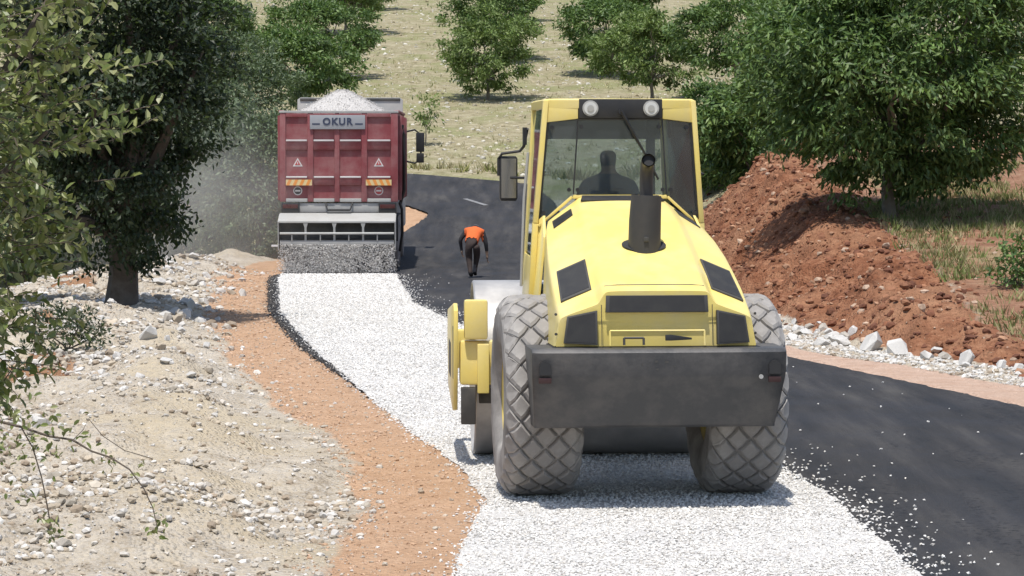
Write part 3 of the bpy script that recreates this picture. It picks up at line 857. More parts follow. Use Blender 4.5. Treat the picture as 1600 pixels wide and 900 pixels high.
# dark broadleaf left of the road
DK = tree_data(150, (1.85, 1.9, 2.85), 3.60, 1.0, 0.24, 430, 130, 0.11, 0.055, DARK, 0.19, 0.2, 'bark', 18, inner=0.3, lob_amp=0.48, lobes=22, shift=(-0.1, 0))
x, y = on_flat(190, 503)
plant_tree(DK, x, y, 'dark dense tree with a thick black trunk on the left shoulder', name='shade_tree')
# dust-veiled bushes and trees left of the truck
BU = [tree_data(160+i, (1.8, 1.7, 2.1+0.2*i), 2.1, 0.5, 0.09, 170, 80, 0.15, 0.06, DUSTY, 0.20, 0.2, 'bark', 8, inner=0.15) for i in range(2)]
for k, (px, Y, s, v, lab) in enumerate((
    (405, 68, 0.95, 0, 'dusty bush close beside the left side of the truck'),
    (345, 71, 1.0, 1, 'dusty green bush behind the shoulder, left of the one by the truck'),
    (280, 73, 1.1, 0, 'dusty bush showing right under the dark shade tree'),
    (390, 92, 0.95, 1, 'grey green tree beyond the dusty bushes left of the truck'),
    (305, 84, 1.15, 0, 'tall dusty tree behind the right side of the shade tree'),
    (150, 80, 1.4, 1, 'background tree seen through gaps of the shade tree'),
    (40, 74, 1.4, 0, 'background tree at the far left behind the olive leaves'))):
    x, y = hill_spot(px, Y)
    plant_tree(BU[v], x, y, lab, 'trees and bushes in the dust left of the truck', rz=k*2.1, s=s, name='bush', cat='bush')

# near leafy tree reaching in from the left edge
def near_tree():
    rng = np.random.default_rng(171)
    root = empty('leafy_tree', (-3.85, 13.6, gz(-3.85, 13.6)-0.03))
    tag(root, 'near leafy olive green tree reaching in from the left edge', 'tree')
    org = np.array(root.location)
    ctr = np.array([-3.36, 13.7, 2.62])
    cp = crown_points(rng, 760, (1.45, 1.3, 1.50), 16, 0.3, 0.24) + ctr
    tw = []                                                      # twigs end in leaf sprays
    P, D = [], []
    for c in cp:
        out = c - ctr; out /= np.linalg.norm(out)
        for _ in range(3):
            dr = out + rng.normal(0, 0.55, 3) + np.array([0, 0, 0.15]); dr /= np.linalg.norm(dr)
            st = c + rng.normal(0, 0.07, 3); ln = rng.uniform(0.16, 0.30)
            tw.append((st, st + dr*ln))
            for j in range(9):
                q = st + dr*ln*(j+1)/9.0
                side = rng.normal(0, 1, 3); side -= dr*(side @ dr); side /= np.linalg.norm(side)
                P.append(q); D.append(dr*0.55 + side*0.9)
    P, D = np.array(P), np.array(D); D /= np.linalg.norm(D, axis=1)[:, None]
    n = len(P)
    nr = rng.normal(0, 0.5, (n, 3)) + np.array([0, -0.25, 0.9])
    s = np.cross(D, nr); s /= np.linalg.norm(s, axis=1)[:, None]; up = np.cross(s, D)
    L = rng.uniform(0.045, 0.078, n); cols = np.array(OLIVE)[rng.integers(0, len(OLIVE), n)]*(1+rng.normal(0, .15, (n, 1)))
    prof = [(0, 0, 0), (0.3, 0.42, 0.10), (0.7, 0.40, 0.08), (1, 0, -0.05), (0.7, -0.40, 0.08), (0.3, -0.42, 0.10)]
    # the 300 leaves that show largest become leaves of their own
    px = 800 + FPX*P[:, 0]/P[:, 1]; py = 233 + FPX*(CH-P[:, 2])/P[:, 1]
    vis = (px > 4) & (py > 4) & (py < 880)
    order = np.argsort(np.where(vis, P[:, 1] - 6*L, 99))
    single = order[:300]; rest = np.setdiff1d(np.arange(n), single)
    V = np.stack([P + D*(a*L)[:, None] + s*(b*L*0.55)[:, None] + up*(c*L)[:, None] for a, b, c in prof], 1) - org
    F = np.array([(0,1,2,3), (0,3,4,5)])
    def msh(idx):
        v = V[idx].reshape(-1, 3); f = (F[None] + (np.arange(len(idx))*6)[:, None, None]).reshape(-1, 4)
        return v, f, np.repeat(np.clip(cols[idx], .01, .5), 6, 0)
    v, f, c = msh(rest)
    np_obj('crown', v, f, M['leaf_near'], root, col=c)['kind'] = 'stuff'
    base = np.array([(a, b*0.55, cc) for a, b, cc in prof])
    meshes = []
    for k in range(5):
        me = np_mesh('leaf', base, F, col=np.repeat([OLIVE[k]], 6, 0)); me.materials.append(M['leaf_near']); meshes.append(me)
    for k, i in enumerate(single):
        o = bpy.data.objects.new('leaf', meshes[k % 5]); link(o, root)
        m = Matrix(((D[i][0], s[i][0], up[i][0]), (D[i][1], s[i][1], up[i][1]), (D[i][2], s[i][2], up[i][2])))
        o.matrix_local = Matrix.Translation(Vector(P[i]-org)) @ (m*float(L[i])).to_4x4()
    mb = limbs(rng, 0.11, 0.9, [tuple(c - org) for c in cp[rng.choice(len(cp), 26, replace=False)]], bend=0.12)
    mb.build('trunk', M['bark'], root, smooth=True)
    mt = MB()
    for a, b in tw: mt.tube([a-org, b-org], 0.0035, 3, 0.0015, caps=False)
    mt.build('twigs', M['bark'], root)
    # low bare shoot crossing the lower left corner
    def at(px, py, Y): return np.array([(px-800)*Y/FPX, Y, CH-(py-233)*Y/FPX]) - org
    Yb = 13.0
    path = [at(-260, 560, Yb+.4), at(-80, 640, Yb+.1), at(30, 668, Yb), at(75, 683, Yb), at(110, 688, Yb), at(140, 706, Yb-.05), at(170, 716, Yb-.1), at(200, 735, Yb-.15), at(222, 765, Yb-.15), at(236, 795, Yb-.15), at(243, 828, Yb-.15)]
    br = MB().tube(path, [.008, .007, .006, .0055, .005, .0045, .004, .0035, .003, .0025, .002], 6)
    br.tube([at(110, 690, Yb), at(128, 672, Yb+.02), at(136, 655, Yb+.05), at(158, 682, Yb), at(192, 705, Yb), at(236, 718, Yb)], .002, 4)
    br.tube([at(30, 668, Yb), at(48, 700, Yb), at(62, 748, Yb), at(70, 790, Yb), at(75, 820, Yb)], .003, 4)
    bo = br.build('branch', M['bark'], root, smooth=True)
    for (qx, qy, cnt_, sp) in ((30, 655, 60, 0.10), (75, 690, 34, .05), (10, 700, 40, .07), (75, 830, 26, .04), (50, 770, 10, .05), (120, 682, 8, .03), (168, 718, 12, .025), (245, 832, 16, .03), (238, 805, 6, .02), (215, 733, 5, .02)):
        for _ in range(cnt_):
            q = at(qx, qy, Yb) + rng.normal(0, 1, 3)*sp*np.array([1, .6, .8])
            o = bpy.data.objects.new('leaf', meshes[rng.integers(0, 5)]); link(o, bo)
            o.location = q; o.rotation_euler = tuple(rng.uniform(-1.2, 1.2, 2)) + (rng.uniform(0, 6.28),)
            l = rng.uniform(.025, .045); o.scale = (l, l, l)
    return root
near_tree()
# small shrubs
SH = tree_data(180, (0.42, 0.42, 0.42), 0.42, 0.12, 0.02, 40, 22, 0.10, 0.045, WALNUT, 0.10, 0.0, 'bark', 5)
plant_tree(SH, *hill_spot(1590, 41.5), 'dark green shrub cut by the right edge above the bank', name='shrub', cat='shrub')
SH2 = tree_data(181, (0.55, 0.5, 0.34), 0.30, 0.08, 0.02, 50, 26, 0.07, 0.03, DARK, 0.10, 0.0, 'bark', 5)
x, y = on_flat(105, 575)
plant_tree(SH2, x, y, 'low dark scrub on the soil under the left tree', name='shrub', cat='shrub')

# ------------------------------------------------------------------ road roller (rear axle at its origin, +y forward)
def roller():
    root = empty('road_roller', (0.932, 21.7, 0.024), R(5.4))
    tag(root, 'yellow single-drum road roller seen from behind on the white chips', 'road roller')
    Yl, Bk = M['yellow'], M['black']
    # wheels with diamond tread
    RT, HW = 0.722, 0.288
    def rsurf(x):
        a = abs(x)/HW
        return RT - 0.012*a*a - 0.085*max(0.0, (a-0.66)/0.34)**2
    prof = [(-HW*0.80, 0.36), (-HW*0.97, 0.42), (-HW*1.02, 0.52), (-HW*1.0, 0.60)] + [(x, rsurf(x)) for x in np.linspace(-HW, HW, 15)] + [(HW*1.0, 0.60), (HW*1.02, 0.52), (HW*0.97, 0.42), (HW*0.80, 0.36)]
    tme = MB().lathe_x(prof, 64).mesh('wheel', smooth=True); tme.materials.append(M['tyre'])
    rme = MB().lathe_x([(-HW*.80,.37),(-HW*.72,.34),(-HW*.45,.30),(-HW*.40,.14),(-HW*.55,.12),(-HW*.55,.001),(HW*.55,.001),(HW*.55,.12),(HW*.40,.14),(HW*.45,.30),(HW*.72,.34),(HW*.80,.37)], 32).mesh('rim', smooth=True)
    rme.materials.append(Yl)
    lugs = {}
    def lug(cx):
        key = round(cx, 3)
        if key not in lugs:
            hx, ha, g = 0.090, 0.115/RT, 0.80
            pts = []
            ring = [(-1, 0), (-.55, -.55), (0, -.98), (.55, -.55), (1, 0), (.46, .46), (0, .92), (-.46, .46)]
            for lift, k in ((-0.008, 1.0), (0.020, 0.90), (0.032, 0.70)):
                for a, b in ring:
                    x = cx + a*hx*k*0.93; x = max(-HW*1.0, min(HW*1.0, x)); th = (b*k*0.93 + (0.05 if k < .8 else 0))*ha
                    r = rsurf(x) + lift
                    pts.append((x, r*math.sin(th), r*math.cos(th)))
            n = 8
            F = [tuple(range(2*n, 3*n))] + [(j*n+i, j*n+(i+1) % n, (j+1)*n+(i+1) % n, (j+1)*n+i) for i in range(n) for j in (0, 1)]
            me = MB().add(pts, F).mesh('tread_lug'); me.materials.append(M['lug'])
            lugs[key] = me
        return lugs[key]
    for sx in (-1, 1):
        w = bpy.data.objects.new('wheel', tme); link(w, root)
        w.location = (sx*0.752, 0, 0.742); w.rotation_euler = (0.1*sx, 0, 0)
        link(bpy.data.objects.new('rim', rme), w)
        rows = 22
        for i in range(rows):
            for half, cols in ((0, (-0.190, 0, 0.190)), (1, (-0.268, -0.095, 0.095, 0.268))):
                for cx in cols:
                    o = bpy.data.objects.new('tread_lug', lug(cx)); link(o, w)
                    o.rotation_euler = ((i + 0.5*half + random.uniform(-.03, .03))*2*math.pi/rows, 0, 0)
                    k_ = random.uniform(.988, 1.004); o.scale = (random.uniform(.985, 1.0), k_, k_)
    # chassis and axle
    MB().box(-.40,.40,-1.0,1.55,.62,1.12).box(-.46,.46,-.25,.25,.55,.95).build('chassis', M['dark_steel'], root, bevel=.02)
    MB().tube([(-.62,0,.742),(.62,0,.742)], .13, 16).build('axle', M['dark_steel'], root, smooth=True)
    # rear bumper / counterweight: profile in (y, z), narrower towards the foot
    prof = [(-1.02,1.165),(-1.23,1.165),(-1.265,1.14),(-1.255,1.10),(-1.255,.985),(-1.235,.950),(-1.03,.605),(-.99,.585),(-.70,.585),(-.70,1.165)]
    secs = []
    for fx in (-1.0, -.985, -.93, -.5, 0, .5, .93, .985, 1.0):
        s = []
        for (y, z) in prof:
            hw = .91 - .04*max(0, (1.0-z)/.4)
            bend = .045*max(0, abs(fx)-.90)/.1
            s.append((fx*hw, y + (bend if y < -1.0 else 0), z))
        secs.append(s)
    bp = MB().loft(secs, closed=True).build('rear_bumper', M['bumper'], root, bevel=.008, ang=30)
    for sx in (-1, 1):
        arch = [(sx*.82 + a, -1.262, z) for a, z in [(-.042,.985),(.042,.985),(.042,1.04)] + [(.042*math.cos(t), 1.04+.042*math.sin(t)) for t in np.linspace(.3, math.pi-.3, 7)] + [(-.042,1.04)]]
        MB().prism(arch, (0, .03, 0)).build('lamp_recess', Bk, bp)
        MB().box(sx*.82-.045, sx*.82+.045, -1.258, -1.235, .925, .965).build('tail_lamp', M['dark_lens'], bp, bevel=.004)
    MB().disc((.72,-1.250,.965), (0,-1,0), .016, .012, 12).build('bolt', M['galv'], bp)
    for (x, z, w_) in ((-.13,1.055,.012),(-.03,1.075,.022),(.045,1.072,.025),(-.02,1.02,.018),(.10,1.04,.010),(-.09,1.035,.008)):
        MB().box(x-w_/2, x+w_/2, -1.2585, -1.250, z-.006, z+.008).build('paint_chip', M['grille_frame'], bp)
    # bonnet: lofted shell
    S = [ # y, wb, ws, zs, wi, zi, wr, zr, zc
        (.96, .60,.575,2.03,.375,2.145,.33,2.195,2.215), (.62,.652,.625,1.975,.395,2.075,.348,2.125,2.150), (.30,.685,.655,1.890,.405,1.985,.356,2.035,2.062),
        (-.02,.708,.680,1.785,.410,1.875,.362,1.925,1.952), (-.32,.722,.694,1.675,.414,1.762,.366,1.812,1.838), (-.60,.730,.702,1.572,.416,1.655,.368,1.712,1.732),
        (-.86,.732,.702,1.462,.415,1.54,.370,1.615,1.63), (-.985,.73,.70,1.405,.42,1.49,.378,1.572,1.585)]
    secs = []
    for (y, wb, ws, zs, wi, zi, wr, zr, zc) in S:
        half = [(wb, 1.172), (ws*1.012, (1.172+zs)/2), (ws, zs-.03), (ws-.03, zs), (wi+.02, zi-.004), (wi, zi+.01), (wr, zr), (wr-.04, zr+.012), (0, zc)]
        sec = [(-x, z) for x, z in half] + [(x, z) for x, z in half[-2::-1]]
        secs.append([(x, y, z) for x, z in sec])
    # rounded rear: shrink and drop
    last = S[-1]
    def rear(y, k, dz):
        (_, wb, ws, zs, wi, zi, wr, zr, zc) = last
        half = [(wb, 1.172), (ws*1.012, (1.172+zs)/2-dz*.5), (ws, zs-.03-dz), (ws-.03, zs-dz), (wi+.02, zi-.004-dz), (wi, zi+.01-dz), (wr, zr-dz), (wr-.04, zr+.012-dz), (0, zc-dz)]
        sec = [(-x, z) for x, z in half] + [(x, z) for x, z in half[-2::-1]]
        return [(x*k, y - max(0, (1.55-z))*0.13 + .07*max(0, (abs(x)-.40)/.33)**2*1.0, z) for x, z in sec]
    secs += [rear(-1.035, .995, .012), rear(-1.055, .985, .035)]
    def rounded(P, it=2):
        P = [Vector(p) for p in P]
        for _ in range(it):
            Q = [P[0], P[1]*.5 + P[0]*.5]
            for a, b in zip(P[1:-2], P[2:-1]): Q += [a*.75 + b*.25, a*.25 + b*.75]
            P = Q + [P[-2]*.5 + P[-1]*.5, P[-1]]
        return [tuple(p) for p in P]
    mid = [tuple(Vector(a)*.5 + Vector(b)*.5 + Vector((0, -.012, .006))) for a, b in zip(secs[-2], secs[-1])]
    secs = [rounded(q) for q in secs[:-1] + [mid] + secs[-1:]]
    hood = MB().loft(secs).build('bonnet', Yl, root, smooth=True)
    # hood surface helpers
    def hood_z(x, y):
        yy = [s[0] for s in S][::-1]
        f = lambda i: float(np.interp(y, yy, [s[i] for s in S][::-1]))
        a = abs(x)
        return float(np.interp(a, [0, f(6)-.04, f(6), f(4), f(4)+.02, f(2)-.03, f(2)], [f(8), f(7)+.012, f(7), f(5)+.01, f(5)-.004, f(3), f(3)-.03]))
    def plate(name, P, mat, frame=True, lift=.006, th=.012, inset=.90):
        P = [Vector(p) for p in P]; nr = (P[1]-P[0]).cross(P[2]-P[0]).normalized()
        if nr.y > 0 or (abs(nr.y) < .2 and nr.z < 0): nr = -nr
        c = sum(P, Vector())/len(P)
        pl = MB().prism([p + nr*(lift-th) for p in P], nr*th).build(name, M['grille_frame'] if frame else mat, hood, bevel=.004)
        if frame:
            q = [c + (p-c)*inset + nr*(lift-th*.2) for p in P]
            mesh_ = MB().prism(q, nr*(th*.2+.0025)).build('mesh_screen', mat, pl)
        return pl
    ry = lambda z, x=0: -1.055 - max(0, 1.55-z)*0.13 + .07*max(0, (abs(x)-.40)/.33)**2
    plate('centre_grille', [(-.365, ry(1.54), 1.535), (.365, ry(1.54), 1.535), (.37, ry(1.42), 1.415), (-.37, ry(1.42), 1.415)], M['grille'], lift=.012, th=.02, inset=.93)
    for sx in (-1, 1):
        P = [(sx*.428, ry(1.425, .428), 1.430), (sx*.640, ry(1.375, .640), 1.385), (sx*.668, ry(1.19, .668), 1.195), (sx*.428, ry(1.185, .428), 1.185)]
        plate('corner_grille', P, M['grille'], lift=.016, th=.03, inset=.88)
        P = [(sx*.425, -.33, hood_z(.425, -.33)), (sx*.640, -.36, hood_z(.640, -.36)), (sx*.662, -.84, hood_z(.66, -.84)), (sx*.435, -.80, hood_z(.435, -.80))]
        plate('side_vent', P, M['grille'], lift=.012, th=.02, inset=.88)
        P = [(sx*.40, .80, hood_z(.40, .80)), (sx*.55, .76, hood_z(.55, .76)), (sx*.565, .52, hood_z(.565, .52)), (sx*.41, .60, hood_z(.41, .60))]
        plate('top_corner_vent', P, M['black'], frame=False, lift=.008)
    P = [(-.30, .93, hood_z(.30, .93)+.008), (.30, .93, hood_z(.30, .93)+.008), (.33, .78, hood_z(.33, .78)+.01), (-.33, .78, hood_z(.33, .78)+.01)]
    plate('top_vent', P, M['black'], frame=False, lift=.012)
    # crease, latch panel and handles on the rear face
    MB().tube([(x, -.93, hood_z(x, -.93)+.001) for x in np.linspace(-.36, .36, 9)], .004, 4).build('panel_gap', M['grille_frame'], hood)
    for sx in (-1, 1):
        MB().tube([(sx*.398, ry(z)-.003, z) for z in (1.18, 1.30, 1.42, 1.47)], .0025, 4).build('panel_gap', M['grille_frame'], hood)
        for z in (1.26, 1.40):
            MB().disc((sx*.715, ry(z, .70)+.012, z), (sx*.6,-.8,0), .010, .010, 8).build('bolt', M['grille_frame'], hood)
    fr = MB()
    for a, b in (((-.34,1.285),(.34,1.285)), ((-.34,1.285),(-.34,1.18)), ((.34,1.285),(.34,1.18))):
        fr.tube([(a[0], ry(a[1])-.004, a[1]), (b[0], ry(b[1])-.004, b[1])], .008, 6)
    fr.build('latch_panel_rim', Yl, hood, smooth=True)
    fr = MB()
    for a, b in (((-.24,1.235),(-.10,1.235)), ((-.24,1.235),(-.24,1.185)), ((-.10,1.235),(-.10,1.185))):
        fr.tube([(a[0], ry(a[1])-.010, a[1]), (b[0], ry(b[1])-.010, b[1])], .009, 6)
    fr.build('lift_handle', M['grille_frame'], hood, smooth=True)
    MB().prism([(.055,ry(1.25)-.004,1.255),(.095,ry(1.25)-.004,1.258),(.245,ry(1.24)-.004,1.235),(.245,ry(1.24)-.004,1.222),(.10,ry(1.21)-.004,1.215),(.055,ry(1.21)-.004,1.215)], (0,-.022,0)).build('latch', Bk, hood, bevel=.004)
    # sill under the bonnet, left and right skirts
    MB().box(-.745,.745,-1.09,.98,1.150,1.168).build('bonnet_sill', Bk, root, bevel=.004)
    for sx in (-1, 1):
        MB().prism([(sx*.70,.66,1.17),(sx*.70,1.10,1.17),(sx*.675,1.06,1.98),(sx*.60,.99,2.06),(sx*.63,.66,1.90)], (-sx*.02,0,0)).build('skirt', Yl, root, bevel=.006)
    # exhaust
    zb = hood_z(0, -.30)
    sl = .345; MB().add([(.02+.165*math.cos(t), -.25+.125*math.sin(t), hood_z(0, -.25)+.006+sl*.125*math.sin(t)) for t in np.linspace(0, 2*math.pi, 32, endpoint=False)], [tuple(range(32))]).build('stack_opening', M['grille'], root)
    st = MB().tube([(.02,-.27,zb-.05),(.025,-.27,zb+.20),(.035,-.27,2.235)], [.122,.119,.112], 24).build('exhaust_stack', M['stack'], root, smooth=True)
    tp = [(.035,-.27,2.20),(.035,-.265,2.33),(.035,-.285,2.42),(.035,-.33,2.475),(.035,-.39,2.495)]
    MB().tube(tp, [.050,.050,.050,.050,.051], 16, caps=False).tube(tp[::-1], [.043]*5, 16, caps=False).build('tail_pipe', M['stack'], st, smooth=True)
    MB().disc((.035,-.36,2.488),(0,-.9,.25),.042,.006,16).build('pipe_bore', M['grille'], st)
    MB().box(.0,.035,-.405,-.385,zb+.05,zb+.085).build('stack_bracket', M['grille_frame'], st, bevel=.004)
    # ---------------- cab
    cab = MB()
    post = lambda a, b, w=.028: cab.tube([a, b], w*1.25, 4)
    def beam(mb, a, b, w, d):
        a, b = Vector(a), Vector(b); dr = (b-a).normalized(); s = dr.cross(Vector((0,1,0))).normalized()*w*.5
        if s.length < 1e-5: s = Vector((1,0,0))*w*.5
        t = dr.cross(s).normalized()*d*.5
        mb.loft([[tuple(p-s-t), tuple(p+s-t), tuple(p+s+t), tuple(p-s+t)] for p in (a, b)], closed=True)
    for sx in (-1, 1):
        for nm, a, b, w, d in (('rear_post', (sx*.578,1.00,2.955), (sx*.655,1.04,2.00), .040, .07), ('rear_post', (sx*.655,1.042,2.00), (sx*.69,1.10,1.30), .044, .07),
                (('front_post'), (sx*.53,2.30,2.93), (sx*.60,2.38,1.45), .05, .06), ('window_trim', (sx*.375,.962,2.205), (sx*.632,1.01,1.975), .022, .03)):
            fr = MB(); beam(fr, a, b, w, d); fr.build(nm, Yl, root, bevel=.006)
    fr = MB(); beam(fr, (-.37,.955,2.205), (.37,.955,2.205), .03, .022); fr.build('window_trim', Yl, root, bevel=.005)
    MB().box(-.60,.60,1.02,2.36,1.38,1.46).build('cab_floor', M['dark_steel'], root)
    for sx in (-1, 1):
        MB().prism([(sx*.690,1.12,1.35),(sx*.63,2.36,1.35),(sx*.61,2.36,1.72),(sx*.668,1.08,1.72)], (-sx*.03,0,0)).build('cab_side', Yl, root, bevel=.006)
    # roof
    plan = [(-.33,.92),(.33,.92),(.59,.985),(.56,2.30),(.46,2.42),(-.46,2.42),(-.56,2.30),(-.59,.985)]
    secs = [[(x*k, (y-1.66)*k+1.66, z) for x, y in plan] for k, z in ((.995,2.893),(1.0,2.935),(1.0,2.957),(.97,2.968),(.80,2.972))]
    rf = MB().loft(secs, closed=True).build('cab_roof', Yl, root, smooth=True)
    for sx in (-1, 1):
        MB().prism([(sx*.332,.930,2.812),(sx*.588,.990,2.782),(sx*.580,.985,2.942),(sx*.332,.925,2.942)], (0,.06,0)).build('roof_corner_panel', Yl, rf, bevel=.005)
    lp = MB().box(-.328,.328,.918,.99,2.815,2.966).build('lamp_panel', Bk, rf, bevel=.008)
    for sx in (-1, 1):
        ring = MB()
        ring.tube([(sx*.238,.905,2.893),(sx*.238,.93,2.893)], .062, 24)
        rg = ring.build('work_lamp', M['galv'], lp, smooth=True)
        MB().tube([(sx*.238,.899,2.893),(sx*.238,.908,2.893)], .050, 24).build('lens', M['lamp_glass'], rg, smooth=True)
        MB().tube([(sx*.238,.893,2.893),(sx*.238,.902,2.893)], .026, 16).build('bulb_cover', M['galv'], rg, smooth=True)
    MB().box(-.33,.33,.935,.955,2.802,2.812).build('window_header', M['grille_frame'], rf)
    # wiper
    wp = MB().tube([(.0,.905,2.865),(.0,.88,2.865)], .022, 12).tube([(.0,.885,2.87),(.10,.90,2.70),(.215,.925,2.50)], [.014,.011,.008], 6)
    wp.tube([(.09,.915,2.70),(.20,.93,2.53),(.30,.938,2.34)], .009, 5).tube([(.05,.925,2.80),(.13,.932,2.66)], .006, 5)
    wp.build('wiper', Bk, root, smooth=True)
    # panes
    def pane(pts, name='window_pane'):
        o = MB().prism(pts, (0, .006, 0)).build(name, M['glass'], root); return o
    pane([(-.326,.950,2.805),(.326,.950,2.805),(.362,.950,2.225),(-.362,.950,2.225)])
    for sx in (-1, 1):
        pane([(sx*.334,.952,2.805),(sx*.562,.995,2.782),(sx*.628,1.032,1.995),(sx*.372,.955,2.225)])
        b = MB(); beam(b, (sx*.330,.948,2.81), (sx*.367,.948,2.225), .010, .014); b.build('pane_joint', Bk, root)
        for (x, z) in ((.530,2.745),(.595,2.08),(.40,2.26),(.305,2.75),(.335,2.26)):
            y = .947 + .045*max(0, (x-.33)/.25) ; MB().disc((sx*x, y, z), (0,-1,0), .016, .012, 10).build('pane_stud', Bk, root)
        g = MB(); beam(g, (sx*.560,.996,2.805), (sx*.630,1.030,2.0), .018, .016); g.build('pane_seal', Bk, root)
        MB().prism([(sx*.575,1.06,2.92),(sx*.535,2.28,2.92),(sx*.60,2.34,1.74),(sx*.665,1.08,1.74)], (-sx*.006,0,0)).build('side_pane', M['glass'], root)
    MB().prism([(-.51,2.335,2.68),(.51,2.335,2.68),(.57,2.39,1.55),(-.57,2.39,1.55)], (0,.006,0)).build('windscreen', M['glass'], root)
    MB().prism([(-.52,2.30,2.92),(.52,2.30,2.92),(.53,2.33,2.66),(-.53,2.33,2.66)], (0,.02,0)).build('sun_strip', Bk, root)
    MB().box(-.535,.535,1.02,2.33,2.900,2.922).build('headliner', Bk, root)
    for sx, x in ((-1,-.48),(1,.43)):
        b = MB(); beam(b, (x,2.31,2.92), (x*1.04,2.36,1.50), .07 if sx > 0 else .05, .05); b.build('inner_post', Bk, root)
    # seat and steering column
    se = MB().box(-.24,.24,1.50,1.98,1.66,1.78).build('seat', M['seat'], root, bevel=.04)
    MB().prism([(-.22,1.50,1.74),(.22,1.50,1.74),(.19,1.40,2.25),(-.19,1.40,2.25)], (0,.09,.02)).build('backrest', M['seat'], se, bevel=.03)
    MB().tube([(0,1.72,1.44),(0,1.72,1.68)], .07, 12).build('seat_post', Bk, se)
    sw = MB().tube([(-.02+.19*math.cos(t), 2.06+.16*math.sin(t), 2.00+.09*math.sin(t)) for t in np.linspace(0, 2*math.pi, 25)], .014, 6)
    sw.tube([(-.02,2.06,2.0),(-.02,2.22,1.45)], .03, 8); sw.build('steering_wheel', Bk, root, smooth=True)
    # hand rails, mirrors
    MB().tube([(-.705,1.10,2.55),(-.735,1.12,2.2),(-.755,1.16,1.5)], .011, 6).build('hand_rail', M['galv'], root, smooth=True)
    am = MB().tube([(-.66,1.62,2.74),(-.675,1.75,2.60),(-.70,1.82,2.56),(-.84,1.88,2.54),(-.865,1.9,2.50),(-.865,1.9,2.36)], .013, 6)
    am.tube([(-.66,1.75,2.345),(-.78,1.90,2.345)], .012, 6).box(-.695,-.665,1.60,1.66,2.61,2.75)
    a = am.build('mirror_arm', Bk, root, smooth=True)
    mr = MB().prism([(-.845,1.885,2.52),(-.725,1.885,2.52),(-.712,1.885,2.50),(-.712,1.885,2.18),(-.725,1.885,2.155),(-.845,1.885,2.155),(-.857,1.885,2.175),(-.857,1.885,2.50)], (0,.05,0)).build('mirror', Bk, a, bevel=.01)
    MB().box(-.845,-.724,1.878,1.886,2.18,2.50).build('mirror_glass', M['mirror'], a)
    am = MB().tube([(.65,1.62,2.74),(.69,1.75,2.62),(.72,1.85,2.40)], .013, 6).tube([(.66,1.72,2.39),(.80,1.88,2.375)], .013, 6)
    a = am.build('mirror_arm', Bk, root, smooth=True)
    MB().prism([(.70,1.90,2.46),(.77,1.93,2.46),(.775,1.93,2.17),(.70,1.90,2.17)], (0,.05,0)).build('mirror', Bk, a, bevel=.01)
    # ---------------- drum, yoke and hitch
    RD, HD = .735, 1.065
    ART = Matrix.Translation((0, 1.45, 0)) @ Matrix.Rotation(R(-2.6), 4, 'Z') @ Matrix.Translation((0, -1.45, 0))   # drum steered a little to the right
    MB().lathe_x([(-HD+.02,.001),(-HD+.16,.20),(-HD+.16,.60),(-HD+.02,.70),(-HD,.715),(-HD,RD-.012),(-HD+.012,RD),(HD-.012,RD),(HD,RD-.012),(HD,.715),(HD-.02,.70),(HD-.16,.60),(HD-.16,.20),(HD-.02,.001)], 72, (0,2.85,RD)).build('drum', M['steel'], root, smooth=True).matrix_local = ART
    yk = MB().box(-1.20,1.20,1.86,2.05,.66,1.02).build('drum_frame', Yl, root, bevel=.03); yk.matrix_local = ART
    MB().box(-1.20,1.20,3.66,3.82,.66,1.00).build('front_beam', Yl, yk, bevel=.03)
    for sx in (-1, 1):
        # outer side plate with an oblong slot
        o_ = [(1.82,1.00),(1.84,1.27),(2.02,1.32),(3.70,1.18),(3.80,.92),(3.55,.52),(2.25,.42),(1.98,.45)]
        MB().prism([(sx*1.215,y,z) for y, z in o_], (sx*.035,0,0)).build('side_plate', Yl, yk, bevel=.008)
        for (y0, y1, z0, z1) in ((2.0,2.13,.70,1.13),(2.7,3.3,.66,.95)):
            MB().box(sx*1.245-.007, sx*1.245+.008, y0, y1, z0, z1).build('slot', Bk, yk, bevel=.003)
        MB().box(min(sx*.975,sx*1.165), max(sx*.975,sx*1.165), 1.80, 1.95, 1.035, 1.355).build('corner_cover', Yl, yk, bevel=.022)
        MB().box(min(sx*.965,sx*1.06), max(sx*.965,sx*1.06), 1.78, 1.88, .60, 1.00).build('step_bracket', Yl, yk, bevel=.01)
        MB().box(min(sx*1.07,sx*1.19), max(sx*1.07,sx*1.19), 1.85, 1.95, .34, .64).build('scraper_mount', M['dark_steel'], yk, bevel=.01)
    MB().box(-1.04,1.04,1.98,2.05,.50,.62).build('scraper', M['dark_steel'], yk, bevel=.01)
    MB().box(-.22,.22,1.30,1.95,.66,.98).tube([(0,1.45,.55),(0,1.45,1.10)], .11, 16).build('articulation_joint', M['dark_steel'], root, bevel=.01)
    return root
roller()

